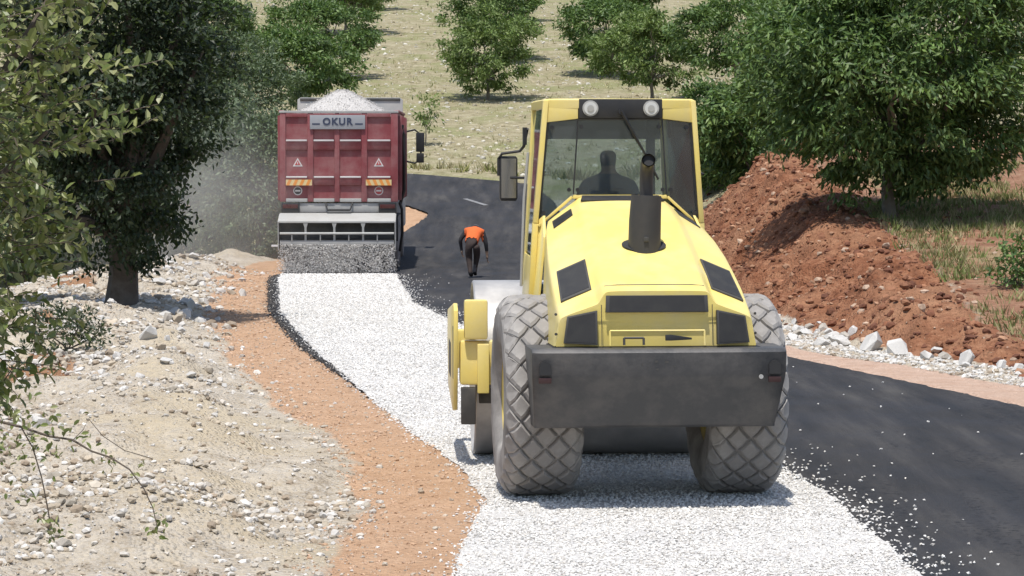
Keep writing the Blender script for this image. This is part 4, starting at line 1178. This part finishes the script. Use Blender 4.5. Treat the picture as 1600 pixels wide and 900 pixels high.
# ------------------------------------------------------------------ dump truck with a chip spreader (tailgate at its origin, +y forward)
def truck():
    TX, TY = -3.67, 61.6
    root = empty('dump_truck', (TX, TY, 0.014), R(0.8))
    tag(root, 'red dump truck with a chip spreader on its tail, heaped with gravel', 'truck')
    px = lambda p: (p-530)/73.6
    pz = lambda p: 2.6-(p-233)/73.6
    Rd, Gr, Bk = M['red'], M['galv'], M['black']
    # tailgate: ribs, rails and recessed panels
    xs_ = [(438,447),(481,490),(523,531),(565,574),(611,622)]
    tg = MB()
    for a, b in xs_: tg.box(px(a), px(b), -.045, .03, 1.47, 3.35)
    tgo = tg.build('tailgate', Rd, root, bevel=.01)
    zs_ = [(178,184),(222,235),(279,290),(311,316.5)]
    rails = MB()
    for k, (a, b) in enumerate(zs_):
        for (c, d), (e, f) in zip(xs_[:-1], xs_[1:]):
            m = M['red'] if k < 3 else M['galv']
            if k in (1, 2): MB().box(px(d)+.01, px(e)-.01, -.10, -.02, pz(a)+.003, pz(a)+.038).build('ledge_highlight', M['white'], tgo, bevel=.006)  # sun catching the rail tops, put in as white strips
            MB().prism([(px(d)+.004,-.085 if k in (1,2) else -.05,pz(a)), (px(d)+.004,-.05,pz(b)), (px(d)+.004,.03,pz(b)), (px(d)+.004,.03,pz(a))], (px(e)-px(d)-.008,0,0)).build('rail', m, tgo, bevel=.006)
    for r0, r1 in ((184,222),(235,279),(290,311)):
        for (c, d), (e, f) in zip(xs_[:-1], xs_[1:]):
            MB().box(px(d)-.01, px(e)+.01, -.002, .02, pz(r1)-.01, pz(r0)+.01).build('panel', Rd, tgo)
    MB().box(px(437), px(623), -.055, .04, 3.352, 3.40).build('tailgate_rim', M['truck_grey'], tgo, bevel=.008)
    # name plate with lettering
    np_ = MB().box(px(485), px(571), -.085, -.05, pz(203), pz(181)).build('name_plate', M['plate'], tgo, bevel=.006)
    cu = bpy.data.curves.new('lettering', 'FONT'); cu.body = 'OKUR'; cu.size = .205; cu.extrude = .004; cu.offset = .007; cu.align_x = 'CENTER'; cu.align_y = 'CENTER'; cu.space_character = 1.18
    fo = bpy.data.objects.new('lettering', cu); COL.objects.link(fo)
    me = bpy.data.meshes.new_from_object(fo.evaluated_get(bpy.context.evaluated_depsgraph_get()))
    bpy.data.objects.remove(fo)
    me.materials.clear(); me.materials.append(M['navy'])
    lo = bpy.data.objects.new('lettering', me); link(lo, np_)
    lo.location = (px(528), -.0905, pz(191.5)); lo.rotation_euler = (R(90), 0, 0)
    for a, b in ((488.5,500.5),(555.5,567.5)):
        MB().box(px(a), px(b), -.0895, -.084, pz(196), pz(193.8)).build('dash', M['navy'], np_)
    # warning triangles, round stickers, striped boards
    for cx in (465.5, 592):
        def tri(s, y, m, nm, zo=0.0):
            return MB().prism([(px(cx)-s, y, pz(261)+zo), (px(cx)+s, y, pz(261)+zo), (px(cx), y, pz(261)+zo+1.75*s)], (0, -.004, 0)).build(nm, m, tgo)
        tr_ = tri(.105, -.003, M['white'], 'warning_triangle'); i_ = tri(.062, -.0075, M['sticker_red'], 'triangle_face', .028); i_.parent = tgo
        MB().box(px(cx)-.008, px(cx)+.008, -.0165, -.0110, pz(261)+.045, pz(261)+.10).build('triangle_mark', M['white'], tgo)
        cz = pz(299)
        MB().tube([(px(cx),-.003,cz),(px(cx),-.008,cz)], .095, 24).build('round_sticker', M['white'], tgo)
        MB().tube([(px(cx),-.008,cz),(px(cx),-.0115,cz)], .075, 24).build('sticker_face', M['sticker_red'] if cx > 500 else M['grille_frame'], tgo)
        MB().box(px(cx)-.055, px(cx)+.055, -.0155, -.0112, cz-.017, cz+.017).build('sticker_bar', M['white'], tgo)
    for a, b, sg in ((447.5,488,1),(572,612,-1)):
        bd = MB().box(px(a), px(b), -.108, -.088, pz(290.5), pz(281.5)).build('striped_board', M['cream_stripe'], tgo)
        w_ = px(b)-px(a); h_ = pz(281.5)-pz(290.5)
        for k in range(4):
            x0 = px(a) + k*w_/4 + (.005 if sg > 0 else .06)
            q = [(x0, pz(290.5)), (x0+.065, pz(290.5)), (x0+.065+sg*.055, pz(281.5)), (x0+sg*.055, pz(281.5))]
            q = [(min(max(x, px(a)), px(b)), -.1085, z) for x, z in q]
            MB().prism(q, (0, -.003, 0)).build('stripe', M['orange_stripe'], bd)
    # tipping body
    bdy = MB().box(-1.25,-1.19,.035,5.7,1.50,3.36).box(1.19,1.25,.035,5.7,1.50,3.36).box(-1.19,1.19,.04,5.7,1.47,1.56)
    for k in range(7):
        for sx in (-1, 1): bdy.box(sx*1.285-.035, sx*1.285+.035, .30+k*.85, .42+k*.85, 1.5, 3.3)
    bdy.build('tipper_body', Rd, root, bevel=.01)
    MB().box(-1.28,-1.17,.03,5.7,3.362,3.41).box(1.17,1.28,.03,5.7,3.362,3.41).build('body_rim', M['red_rail'], root, bevel=.01)
    hb = MB().prism([(-1.22,5.72,1.5),(1.22,5.72,1.5),(1.22,5.72,3.73),(1.15,5.72,3.78),(-1.15,5.72,3.78),(-1.22,5.72,3.73)], (0,.06,0)).build('headboard', M['truck_grey'], root, bevel=.01)
    MB().box(-1.16,1.16,5.70,6.25,3.70,3.765).build('cab_shield', M['dark_steel'], hb, bevel=.01)
    # chassis, lamps, axle and wheels
    MB().box(-.45,-.35,.1,8.6,.85,1.12).box(.35,.45,.1,8.6,.85,1.12).box(-.40,.40,1.0,1.2,.7,1.1).box(-.40,.40,2.35,2.55,.7,1.1).build('chassis', M['dark_steel'], root)
    be = MB().box(-1.22,1.22,-.02,.12,1.24,1.44).build('rear_beam', M['truck_grey'], root, bevel=.01)
    for sx in (-1, 1):
        b = MB().box(sx*1.03-.19, sx*1.03+.19, -.11, -.022, 1.22, 1.455).build('tail_lamp', Bk, be, bevel=.02)
        MB().box(sx*1.03-.16, sx*1.03+.16, -.125, -.112, 1.33, 1.415).build('lens', M['red_lens'], b, bevel=.008)
    MB().tube([(-.28,-.04,1.44),(-.24,-.16,1.30),(.24,-.16,1.30),(.28,-.04,1.44)], .022, 8).build('tow_loop', Bk, be, smooth=True)
    tp = [(-.14,.30),(-.16,.40),(-.15,.48),(-.11,.515),(.11,.515),(.15,.48),(.16,.40),(.14,.30)]
    tme = MB().lathe_x(tp, 40).mesh('tyre', smooth=True); tme.materials.append(M['tyre'])
    rme = MB().lathe_x([(-.13,.31),(-.05,.27),(-.03,.12),(-.08,.10),(-.08,.001),(.08,.001),(.08,.10),(.03,.12),(.05,.27),(.13,.31)], 28).mesh('rim', smooth=True); rme.materials.append(M['galv'])
    for y in (1.1, 2.45, 6.9):
        for x in ((-1.07, -.74, .74, 1.07) if y < 5 else (-1.04, 1.04)):
            w = bpy.data.objects.new('wheel', tme); link(w, root); w.location = (x, y, .515)
            link(bpy.data.objects.new('rim', rme), w)
        MB().tube([(-.9,y,.515),(.9,y,.515)], .09, 10).build('axle', M['dark_steel'], root, smooth=True)
    for sx in (-1, 1):
        MB().box(sx*1.10-.14, sx*1.10+.14, .45, 3.1, 1.14, 1.17).box(sx*1.10-.14, sx*1.10+.14, .40, .44, .62, 1.16).build('mudguard', Bk, root, bevel=.006)
    # cab far in front, mirror on a curved arm
    MB().prism([(-1.22,6.3,.75),(-1.22,8.45,.75),(-1.22,8.40,1.9),(-1.22,8.15,3.0),(-1.22,7.9,3.12),(-1.22,6.3,3.12)], (2.44,0,0)).build('cab', M['truck_white'], root, bevel=.06)
    for sx in (-1, 1):
        MB().prism([(sx*1.224,6.9,2.0),(sx*1.224,8.2,2.0),(sx*1.224,8.05,2.85),(sx*1.224,6.9,2.85)], (sx*.01,0,0)).build('side_window', M['glass'], root)
        am = MB().tube([(sx*1.23,8.0,3.0),(sx*1.45,8.1,3.05),(sx*1.58,8.1,2.95),(sx*1.60,8.1,2.35),(sx*1.45,8.1,2.25),(sx*1.23,8.05,2.3)], .022, 8).build('mirror_arm', Bk, root, smooth=True)
        MB().box(sx*1.58-.10, sx*1.58+.10, 8.02, 8.12, 2.52, 2.98).build('mirror', Bk, am, bevel=.02)
        MB().box(sx*1.58-.09, sx*1.58+.09, 8.02, 8.12, 2.26, 2.49).build('wide_mirror', Bk, am, bevel=.02)
    MB().tube([(1.27,.9,1.4),(1.36,.8,1.7),(1.36,.8,2.9),(1.33,.9,3.08),(1.27,1.0,3.1)], .035, 8).build('hose', Bk, root, smooth=True)
    MB().tube([(1.27,.6,.4),(1.33,.5,.8),(1.32,.5,1.3),(1.27,.5,1.45)], .03, 8).build('cable', Bk, root, smooth=True)
    # chip spreader hung on the tail
    sp = MB().prism([(-1.245,-.66,1.075),(-1.245,-.10,1.235),(-1.245,-.10,1.20),(-1.245,-.66,1.035)], (2.44,0,0)).build('spreader', Gr, root, bevel=.006)
    for sx in (-1, 1):
        x = -1.262 if sx < 0 else 1.195
        MB().prism([(x,-.68,1.06),(x,-.10,1.22),(x,-.10,.55),(x,-.62,.46)], (.018,0,0)).build('end_plate', Gr, sp)
    MB().prism([(-1.23,-.30,1.10),(1.19,-.30,1.10),(1.19,-.38,.60),(-1.23,-.38,.60)], (0,.03,0)).build('hopper_wall', M['dark_steel'], sp)
    for k in range(3):
        x = px(480 + k*44.5)
        MB().prism([(x-.05,-.655,1.03),(x+.05,-.655,1.03),(x+.022,-.645,.94),(x+.022,-.60,.62),(x-.022,-.60,.62),(x-.022,-.645,.94)], (0,.025,0)).build('post', Gr, sp)
    MB().tube([(-1.22,-.66,.815),(1.18,-.66,.815)], .026, 8).build('pipe', Gr, sp, smooth=True)
    for k in range(4):
        x = px(459+k*44); MB().tube([(x,-.66,.815),(x,-.64,.66)], .014, 6).build('nozzle', M['galv'], sp, smooth=True)
    MB().box(-1.22,1.18,-.63,-.56,.585,.665).build('lower_bar', M['truck_grey'], sp, bevel=.008)
    MB().tube([(-1.22,-.47,.62),(1.18,-.47,.62)], .085, 16).build('feed_roller', M['dark_steel'], sp, smooth=True)
    MB().prism([(-1.22,-.565,.58),(1.18,-.565,.58),(1.18,-.60,.47),(-1.22,-.60,.47)], (0,.012,0)).build('chute_lip', M['dark_steel'], sp)
    MB().box(-1.40,-1.255,-.60,-.54,.53,.575).build('width_marker', M['white'], sp, bevel=.006)
    # gravel heaped in the body
    n, m = 40, 72
    r_ = np.linspace(0, 1, n); th = np.linspace(0, 2*np.pi, m, endpoint=False)
    RR, TT = np.meshgrid(r_, th, indexing='ij')
    X = np.clip(1.45*RR*np.cos(TT), -1.18, 1.18); Y = 2.75 + np.clip(4.2*RR*np.sin(TT), -2.7, 2.9)
    cone = 3.95 - 0.58*np.sqrt(X**2 + np.clip(np.abs(Y-2.1)-.5, 0, 9)**2*0.55 + .02)
    Zz = np.maximum(cone, 3.20) + 0.03*fbm(X*1.0, Y, 3.0, 4, 2.0)
    Zz = np.where(Y < .15, np.minimum(Zz, 3.33), Zz)
    V = np.stack([X.ravel(), Y.ravel(), Zz.ravel()], 1)
    I = np.arange(n*m).reshape(n, m)
    F = np.stack([I[:-1], I[1:], np.roll(I, -1, 1)[1:], np.roll(I, -1, 1)[:-1]], -1).reshape(-1, 4)
    lm, t, b = new_mat('gravel_load')
    v = N(t, 'TexVoronoi', Scale=34.0); co = coords(t); t.links.new(co, v.inputs['Vector'])
    c = mix(t, v.outputs['Color'], (0.40, 0.38, 0.36), (0.58, 0.56, 0.53))
    t.links.new(mix(t, ramp(t, noise(t, co, 14, 5), [(0.5, 0.0), (0.75, 0.6)]), c, (0.33, 0.31, 0.29)), b.inputs['Base Color']); b.inputs['Roughness'].default_value = .95
    bump(t, b, v.outputs['Distance'], 0.8, 0.03)
    ca, sa = math.cos(R(.8)), math.sin(R(.8))
    Wd = np.stack([TX + V[:, 0]*ca - V[:, 1]*sa, TY + V[:, 0]*sa + V[:, 1]*ca, V[:, 2]+.014], 1)
    o = np_obj('gravel_load', Wd, F, lm, smooth=True)
    tag(o, 'pointed heap of grey gravel filling the truck body', kind='stuff')
    k = 7000
    ii = RNG.integers(0, len(Wd), k); Pp = Wd[ii] + RNG.normal(0, .035, (k, 3))*np.array([1, 1.6, .3])
    Pp[:, 0] = np.clip(Pp[:, 0], TX-1.16-.03, TX+1.1)
    Pp = Pp[Pp[:, 1] > TY+.12]
    scatter('heap_chips', Pp, RNG.uniform(.010, .018, len(Pp)), palette(len(Pp), [(0.54,0.52,0.49), (0.46,0.44,0.42), (0.62,0.60,0.57), (0.36,0.34,0.32)]), M['chip'], 'loose grey chips on the heap in the truck body')
    # chips pouring from the spreader
    k = 30000
    t_ = RNG.random(k)
    z = .60*(1-t_**1.25) + .015
    x = -1.215 + 2.39*RNG.random(k)
    strand = fbm(x*1.0, z*0.35, 5.0, 4, 3.0) + 0.35*fbm(x*1.0, z, 14.0, 2, 9.0)     # chips fall in uneven strands
    keep = RNG.random(k) < 0.30 + 0.70*sstep(-0.22, 0.18, strand)
    y = -.62 - .16*(1-z/.6)**1.5 + RNG.normal(0, .020 + .085*(1-z/.62), k)
    x = x + RNG.normal(0, .01 + .05*(1-z/.62), k)
    x, y, z = x[keep], y[keep], z[keep]; k = len(x)
    Pp = np.stack([TX + x*ca - y*sa, TY + x*sa + y*ca, z], 1)
    scatter('falling_chips', Pp, RNG.uniform(.007, .0135, k), palette(k, [(0.60,0.58,0.55), (0.66,0.64,0.61), (0.52,0.50,0.475), (0.74,0.72,0.69), (0.36,0.34,0.32)]), M['chip'], 'curtain of stone chips pouring from the spreader onto the road', flat=1.0)
    return root
truck()

# ------------------------------------------------------------------ people: one skinned body each
def skin_body(name, verts, edges, radii, rootv, col_fn, parent=None, subdiv=2):
    me = bpy.data.meshes.new(name + '_cage'); me.from_pydata([tuple(v) for v in verts], edges, [])
    o = bpy.data.objects.new(name, me); COL.objects.link(o)
    sk = o.modifiers.new('skin', 'SKIN'); sk.use_smooth_shade = True; sk.branch_smoothing = 0.4
    for i, sv in enumerate(me.skin_vertices[0].data):
        r = radii[i]; sv.radius = r if isinstance(r, tuple) else (r, r); sv.use_root = (i == rootv)
    sb = o.modifiers.new('sub', 'SUBSURF'); sb.levels = subdiv; sb.render_levels = subdiv
    bpy.context.view_layer.update()
    dg = bpy.context.evaluated_depsgraph_get()
    new = bpy.data.meshes.new_from_object(o.evaluated_get(dg))
    bpy.data.objects.remove(o)
    new.name = name
    P = np.empty(len(new.vertices)*3, np.float32); new.vertices.foreach_get('co', P); P = P.reshape(-1, 3)
    c = np.ones((len(P), 4), np.float32); c[:, :3] = [col_fn(p) for p in P]
    if 'Col' in new.attributes: new.attributes.remove(new.attributes['Col'])
    a = new.attributes.new('Col', 'FLOAT_COLOR', 'POINT'); a.data.foreach_set('color', c.ravel())
    new.materials.clear(); new.materials.append(M['cloth'])
    for p in new.polygons: p.use_smooth = True
    return link(bpy.data.objects.new(name, new), parent)

def shell(src, name, keep, off, col, parent):
    """garment: the faces of the body that pass keep(), pushed out along their normals"""
    bm = bmesh.new(); bm.from_mesh(src.data)
    bmesh.ops.delete(bm, geom=[f for f in bm.faces if not keep(f.calc_center_median())], context='FACES')
    seen, best = set(), []
    for f0 in bm.faces:
        if f0 in seen: continue
        isl, st = [], [f0]; seen.add(f0)
        while st:
            f = st.pop(); isl.append(f)
            for ed in f.edges:
                for g in ed.link_faces:
                    if g not in seen: seen.add(g); st.append(g)
        if len(isl) > len(best): best = isl
    bs = set(best)
    bmesh.ops.delete(bm, geom=[f for f in bm.faces if f not in bs], context='FACES')
    bmesh.ops.delete(bm, geom=[v for v in bm.verts if not v.link_faces], context='VERTS')
    bm.normal_update()
    for v in bm.verts: v.co += v.normal*off
    me = bpy.data.meshes.new(name); bm.to_mesh(me); bm.free()
    a = me.attributes.get('Col') or me.attributes.new('Col', 'FLOAT_COLOR', 'POINT')
    cc = np.ones((len(me.vertices), 4), np.float32); cc[:, :3] = col; a.data.foreach_set('color', cc.ravel())
    me.materials.clear(); me.materials.append(M['cloth'])
    return link(bpy.data.objects.new(name, me), parent)

def hand_chain(verts, edges, radii, wrist_i, palm_dir, side_dir, s=1.0, curl=0.6):
    """palm, four fingers and a thumb rooted in the palm"""
    w = Vector(verts[wrist_i]); d = Vector(palm_dir).normalized(); sd = Vector(side_dir).normalized(); nn = d.cross(sd).normalized()
    p = w + d*.055*s; verts.append(tuple(p)); edges.append((wrist_i, len(verts)-1)); radii.append((.030*s, .018*s)); pi = len(verts)-1
    for k, (off, ln) in enumerate(((-.030,.072),(-.010,.080),(.010,.076),(.029,.060))):
        a = p + d*.040*s + sd*off*s; b = a + (d*math.cos(curl*.5) + nn*math.sin(curl*.5))*ln*.5*s; c = b + (d*math.cos(curl) + nn*math.sin(curl))*ln*.5*s
        prev = pi
        for q, r in ((a, .0100), (b, .0090), (c, .0075)):
            verts.append(tuple(q)); radii.append(r*s); edges.append((prev, len(verts)-1)); prev = len(verts)-1
    a = w + d*.030*s - sd*.036*s; b = a + (d*.8 - sd*.6 + nn*.3).normalized()*.035*s
    prev = wrist_i
    for q, r in ((a, .011), (b, .0085)):
        verts.append(tuple(q)); radii.append(r*s); edges.append((prev, len(verts)-1)); prev = len(verts)-1

def worker():
    root = empty('person', (-0.80, 58.2, 0.013), R(-6))
    tag(root, 'worker in an orange vest and dark trousers bent forward, walking up the asphalt', 'person')
    v, e, r = [], [], []
    def add(p, rad, to=None):
        v.append(p); r.append(rad)
        if to is not None: e.append((to, len(v)-1))
        return len(v)-1
    pel = add((0, 0, .70), (.165, .13))
    sp1 = add((0, .14, .80), (.15, .115), pel)
    sp2 = add((0, .30, .895), (.165, .12), sp1)
    sp3 = add((0, .43, .93), (.15, .10), sp2)
    nk = add((.0, .53, .965), .058, sp3)
    hd = add((.0, .61, .985), (.078, .085), nk)
    hd2 = add((.0, .70, .965), (.072, .08), hd)
    # legs: left planted, right swinging in front of it
    lh = add((-.085, .01, .66), .098, pel); lk = add((-.075, .10, .40), .070, lh); la = add((-.03, -.02, .10), .045, lk); lt = add((-.035, .14, .045), (.042, .035), la)
    rh = add((.085, .01, .66), .098, pel); rk = add((.075, .19, .43), .068, rh); ra = add((.02, .24, .13), .043, rk); rt = add((.02, .39, .05), (.040, .033), ra)
    lhe = add((-.03, -.07, .05), .036, la); rhe = add((.02, .19, .075), .034, ra)
    # arms: left bent out at the elbow, right hanging
    ls = add((-.17, .40, .93), .066, sp3); le = add((-.285, .34, .76), .046, ls); lw = add((-.265, .40, .56), .033, le)
    rs = add((.17, .40, .90), .066, sp3); re = add((.235, .38, .68), .046, rs); rw = add((.255, .42, .45), .032, re)
    hand_chain(v, e, r, lw, (0.1, .1, -1), (0, 1, 0), 1.0); hand_chain(v, e, r, rw, (0, .1, -1), (0, 1, 0), 1.0)
    def col(p):
        x, y, z = p
        if y > .60 and z > .78: return (.075, .075, .085) if z > .95 else (.30, .19, .13)
        if abs(x) > .19 or (abs(x) > .165 and y > .34):
            return (.028, .028, .032) if z > .53 or x < 0 and z > .57 else (.22, .15, .11)
        if z < .115: return (.012, .012, .013)
        if z < .30 and x < .06 and y > .05 and z < .27: return (.14, .13, .13)
        if z < .78 and y < .33: return (.050, .036, .032)
        return (.03, .03, .034)
    bd = skin_body('body', v, e, r, pel, col, root)
    shell(bd, 'vest', lambda c: .03 < c.y < .50 and abs(c.x) < .19 and c.z > .70 + c.y*.10 - .02, .014, (.72, .145, .035), root)
    shell(bd, 'cap', lambda c: c.y > .56 and c.z > .985, .012, (.09, .09, .10), root)

def driver():
    root = empty('person', (0.932, 21.7, 0.024), R(5.4))
    tag(root, 'roller driver in a dark shirt seated inside the cab, seen from behind', 'person')
    v, e, r = [], [], []
    def add(p, rad, to=None):
        v.append(p); r.append(rad)
        if to is not None: e.append((to, len(v)-1))
        return len(v)-1
    X = .01
    pel = add((X, 1.70, 1.89), (.16, .12))
    s1 = add((X, 1.70, 2.06), (.15, .11), pel); s2 = add((X, 1.71, 2.22), (.175, .115), s1); s3 = add((X, 1.72, 2.315), (.14, .09), s2)
    nk = add((X, 1.74, 2.40), .056, s3); hd = add((X, 1.76, 2.485), (.074, .085), nk); h2 = add((X, 1.765, 2.575), (.074, .085), hd)
    for sx in (-1, 1):
        hp = add((X+sx*.09, 1.76, 1.875), .085, pel); kn = add((X+sx*.14, 2.14, 1.86), .065, hp); an = add((X+sx*.14, 2.20, 1.53), .045, kn); add((X+sx*.15, 2.30, 1.50), .036, an)
        sh = add((X+sx*.185, 1.72, 2.29), .064, s3); el = add((X+sx*.245, 1.82, 2.06), .046, sh); wr = add((X+sx*.165, 2.02, 2.03), .033, el)
        hand_chain(v, e, r, wr, (-sx*.15, 1, 0), (sx, 0, 0), .85, 1.2)
    def col(p):
        x, y, z = p
        if z > 2.44: return (.022, .018, .016) if (z > 2.50 or y < 1.76) and not (y > 1.82 and z < 2.58) else (.26, .17, .12)
        if z > 2.38: return (.26, .17, .12)
        if y > 1.97 and z > 1.97: return (.26, .17, .12)
        return (.045, .055, .075) if z > 1.93 else (.03, .03, .035)
    bd = skin_body('body', v, e, r, pel, col, root)
    shell(bd, 'cap', lambda c: c.z > 2.585, .012, (.04, .045, .06), root)
worker(); driver()

# ------------------------------------------------------------------ dust drifting off the spreader, left of the truck
def dust():
    ctr, rad = Vector((-6.9, 62.5, 1.5)), Vector((3.6, 4.6, 3.0))
    bm = bmesh.new(); bmesh.ops.create_icosphere(bm, subdivisions=3, radius=1.0)
    me = bpy.data.meshes.new('dust_cloud'); bm.to_mesh(me); bm.free()
    o = link(bpy.data.objects.new('dust_cloud', me)); o.location = ctr; o.scale = rad
    m = bpy.data.materials.new('dust'); m.use_nodes = True; t = m.node_tree
    t.nodes.remove(t.nodes['Principled BSDF'])
    pv = t.nodes.new('ShaderNodeVolumePrincipled'); pv.inputs['Color'].default_value = (0.92, 0.90, 0.87, 1); pv.inputs['Anisotropy'].default_value = 0.2
    co = coords(t)
    ln = N(t, 'VectorMath', operation='LENGTH'); t.links.new(co, ln.inputs[0])
    fall = ramp(t, ln.outputs['Value'], [(0.15, 1.0), (0.98, 0.0)])
    sx = N(t, 'SeparateXYZ'); t.links.new(co, sx.inputs[0])
    low = math_n(t, 'SUBTRACT', 0.85, math_n(t, 'MULTIPLY', sx.outputs['Z'], 0.9), True)
    nz = ramp(t, noise(t, co, 2.6, 4, 0.6), [(0.32, 0.0), (0.72, 1.0)])
    d = math_n(t, 'MULTIPLY', math_n(t, 'MULTIPLY', fall, low), math_n(t, 'MULTIPLY', nz, 0.21))
    t.links.new(d, pv.inputs['Density'])
    t.links.new(pv.outputs[0], t.nodes['Material Output'].inputs['Volume'])
    me.materials.append(m)
    tag(o, 'pale dust cloud drifting off the spreader left of the truck', kind='stuff')
dust()
